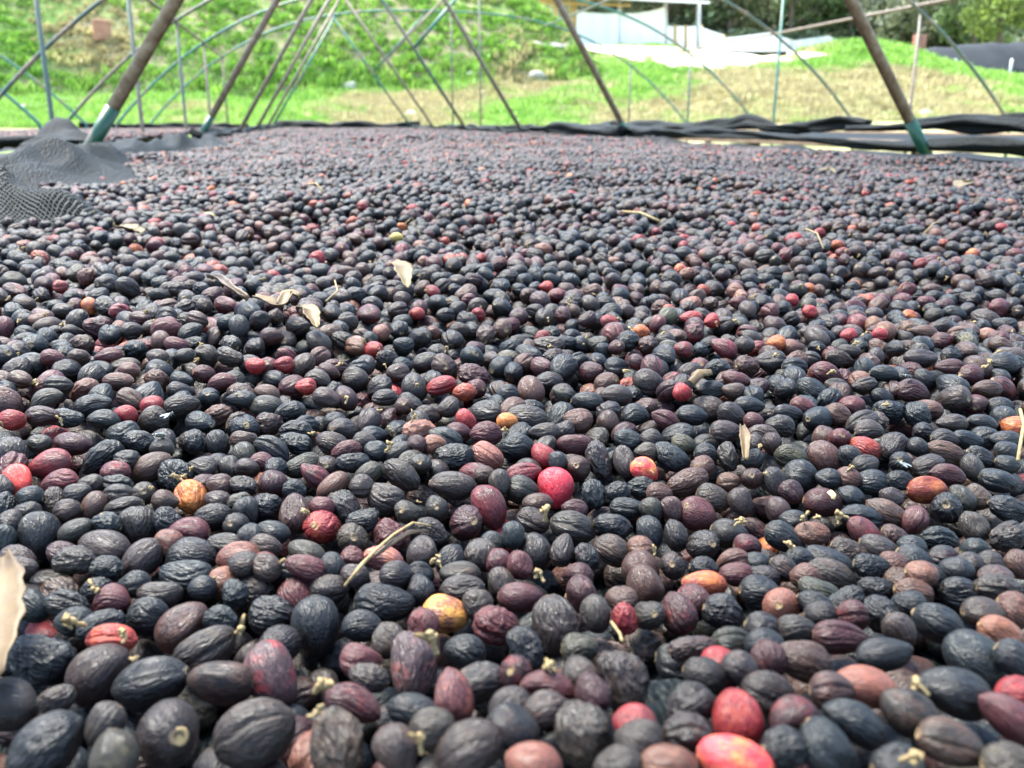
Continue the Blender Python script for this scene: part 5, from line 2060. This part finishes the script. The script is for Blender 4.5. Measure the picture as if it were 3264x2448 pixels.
# knobbly dry fruit stalks, the near ones
stalks = [(1395, 2065, 0.0125, 'thick cream stalk lump below the yellow mottled cherry'), (1745, 2110, 0.0100, 'branched tan stalk in front of the pale heart shaped cherry'), (1005, 2185, 0.0120, 'forked tan stalk right of the torn red cherry'),
          (2958, 2195, 0.0085, 'cream stalk head above the front cherries at right'), (2868, 2405, 0.0085, 'pale yellow stalk head at the bottom right'), (275, 1975, 0.0125, 'tall cream stalk at the front left'), (1345, 2385, 0.0080, 'brown stalk bits at the bottom centre left'),
          (440, 2075, 0.0055, 'small tan stalk lump behind the smooth brown cherry'), (980, 2265, 0.0070, 'short tan stalk behind the large front cherry'), (1735, 1640, 0.0120, 'cream knobbly stalk standing in the middle rows'), (1735, 1835, 0.0090, 'dusky stalk below the cream knobbly stalk'),
          (1228, 1420, 0.0100, 'thin upright stalk on an olive cherry, middle rows'), (2560, 1640, 0.0080, 'dried flower stalk left of the split cherry'), (2520, 1740, 0.0090, 'banded cream stalk sideways in the middle right'), (2340, 1655, 0.0075, 'brown curled stalk right of the mauve brown cherry'),
          (2700, 1478, 0.0065, 'tan stalk left of a scarred black cherry at right'), (2715, 1080, 0.0080, 'tan stalk near the red cherries, middle right'), (3140, 1150, 0.0095, 'tall pale stalk at right in the middle rows'), (1310, 1325, 0.0080, 'pale stalk at the edge of the orange cherry row'),
          (2810, 1270, 0.0085, 'cream stalk on a black shrivelled cherry at right'), (2085, 1750, 0.0060, 'pale stalk bit on a purplish cherry, right of centre'), (1100, 1265, 0.0085, 'curled golden stalk in the middle rows left of centre'), (2480, 1110, 0.0075, 'pale stalk in the middle rows right of centre')]
for i, (x, y, ln, lb) in enumerate(stalks):
    p = ob(x, y + 25, 0.0005)
    o = bpy.data.objects.new('fruit_stalk', STALKS[i % 6]); COL.objects.link(o)
    ln *= 0.66
    o.location = p; o.scale = (ln, ln, ln); o.rotation_euler = (srng.normal(0, 0.6), srng.normal(0, 0.6), srng.uniform(0, 6.28))
    tag(o, lb, 'stalk', 'dry fruit stalks among the cherries')
# tiny bits of stalk too many to count
scoll = bpy.data.collections.new('stalk_sources')
for i, s in enumerate(STALKS): scoll.objects.link(bpy.data.objects.new('bit_%s' % 'abcdef'[i], s))
NB = 4600
by = np.sqrt(crng.uniform(0.3 ** 2, 5.0 ** 2, NB)); bx = crng.uniform(-0.48, 0.95, NB) * by
okb = (bx > BX0 + 0.1) & (bx < BX1 - 0.1); bx, by = bx[okb], by[okb]
okb = np.max([ridge_height(bx, by, r_) for r_ in RIDGES], axis=0) < 0.006; bx, by = bx[okb], by[okb]
bs = crng.uniform(0.0024, 0.0056, len(bx))
scatter('stalk_litter', np.stack([bx, by, surf(bx, by) - 0.003], -1), crng.uniform(-1.2, 1.2, (len(bx), 3)) * [1, 1, 2.5], np.stack([bs, bs, bs], -1), crng.integers(0, 6, len(bx)), {'sd': crng.uniform(0, 9, (len(bx), 3))}, scoll,
        'tiny bits of dry stalk scattered over the cherries', 'litter')


def fly(x, y, rz, label):
    p = ob(x, y, 0.0015); o = empty('fly', tuple(p)); o.rotation_euler = (0.2, 0.1, rz); tag(o, label, 'fly', 'flies on the cherries')
    v, f = tube([(0, -0.0030, 0.0006), (0, -0.0018, 0.0009), (0, 0, 0.0010), (0, 0.0012, 0.0011), (0, 0.0020, 0.0010)], [0.0003, 0.0008, 0.0010, 0.0009, 0.0004], 10)
    b_ = add('body', mesh_from('body', v, f), M['flybody']); b_.parent = o
    v, f = tube([(0, 0.0019, 0.0010), (0, 0.0024, 0.0011), (0, 0.0029, 0.0009)], [0.0004, 0.0008, 0.0003], 10)
    h = add('head', mesh_from('head', v, f), M['flybody']); h.parent = o
    for s in (-1, 1):
        V = [(0, 0.0006, 0.0017), (s * 0.0009, 0.0002, 0.0019), (s * 0.0022, -0.0022, 0.0019), (s * 0.0021, -0.0037, 0.0018), (s * 0.0012, -0.0040, 0.0018), (s * 0.0003, -0.0020, 0.0018)]
        w_ = add('wing', mesh_from('wing', V, [(0, 1, 2, 3, 4, 5)]), M['wing']); w_.parent = o
        for q in (-0.0008, 0.0002, 0.0012):
            vv, ff_ = tube([(s * 0.0006, q, 0.0008), (s * 0.0016, q * 1.5, 0.0012), (s * 0.0022, q * 2, -0.0004)], 0.00008, 5)
            l_ = add('leg', mesh_from('leg', vv, ff_), M['flybody']); l_.parent = o


fly(505, 1403, 2.0, 'fly with clear wings on a black cherry at left')
fly(540, 1338, -0.8, 'fly on a dark cherry behind the clear winged fly')
fly(2890, 1212, 1.4, 'fly perched on a dark cherry at right')
fly(2872, 1495, 0.3, 'fly with pale wings in front of a scarred cherry at right')
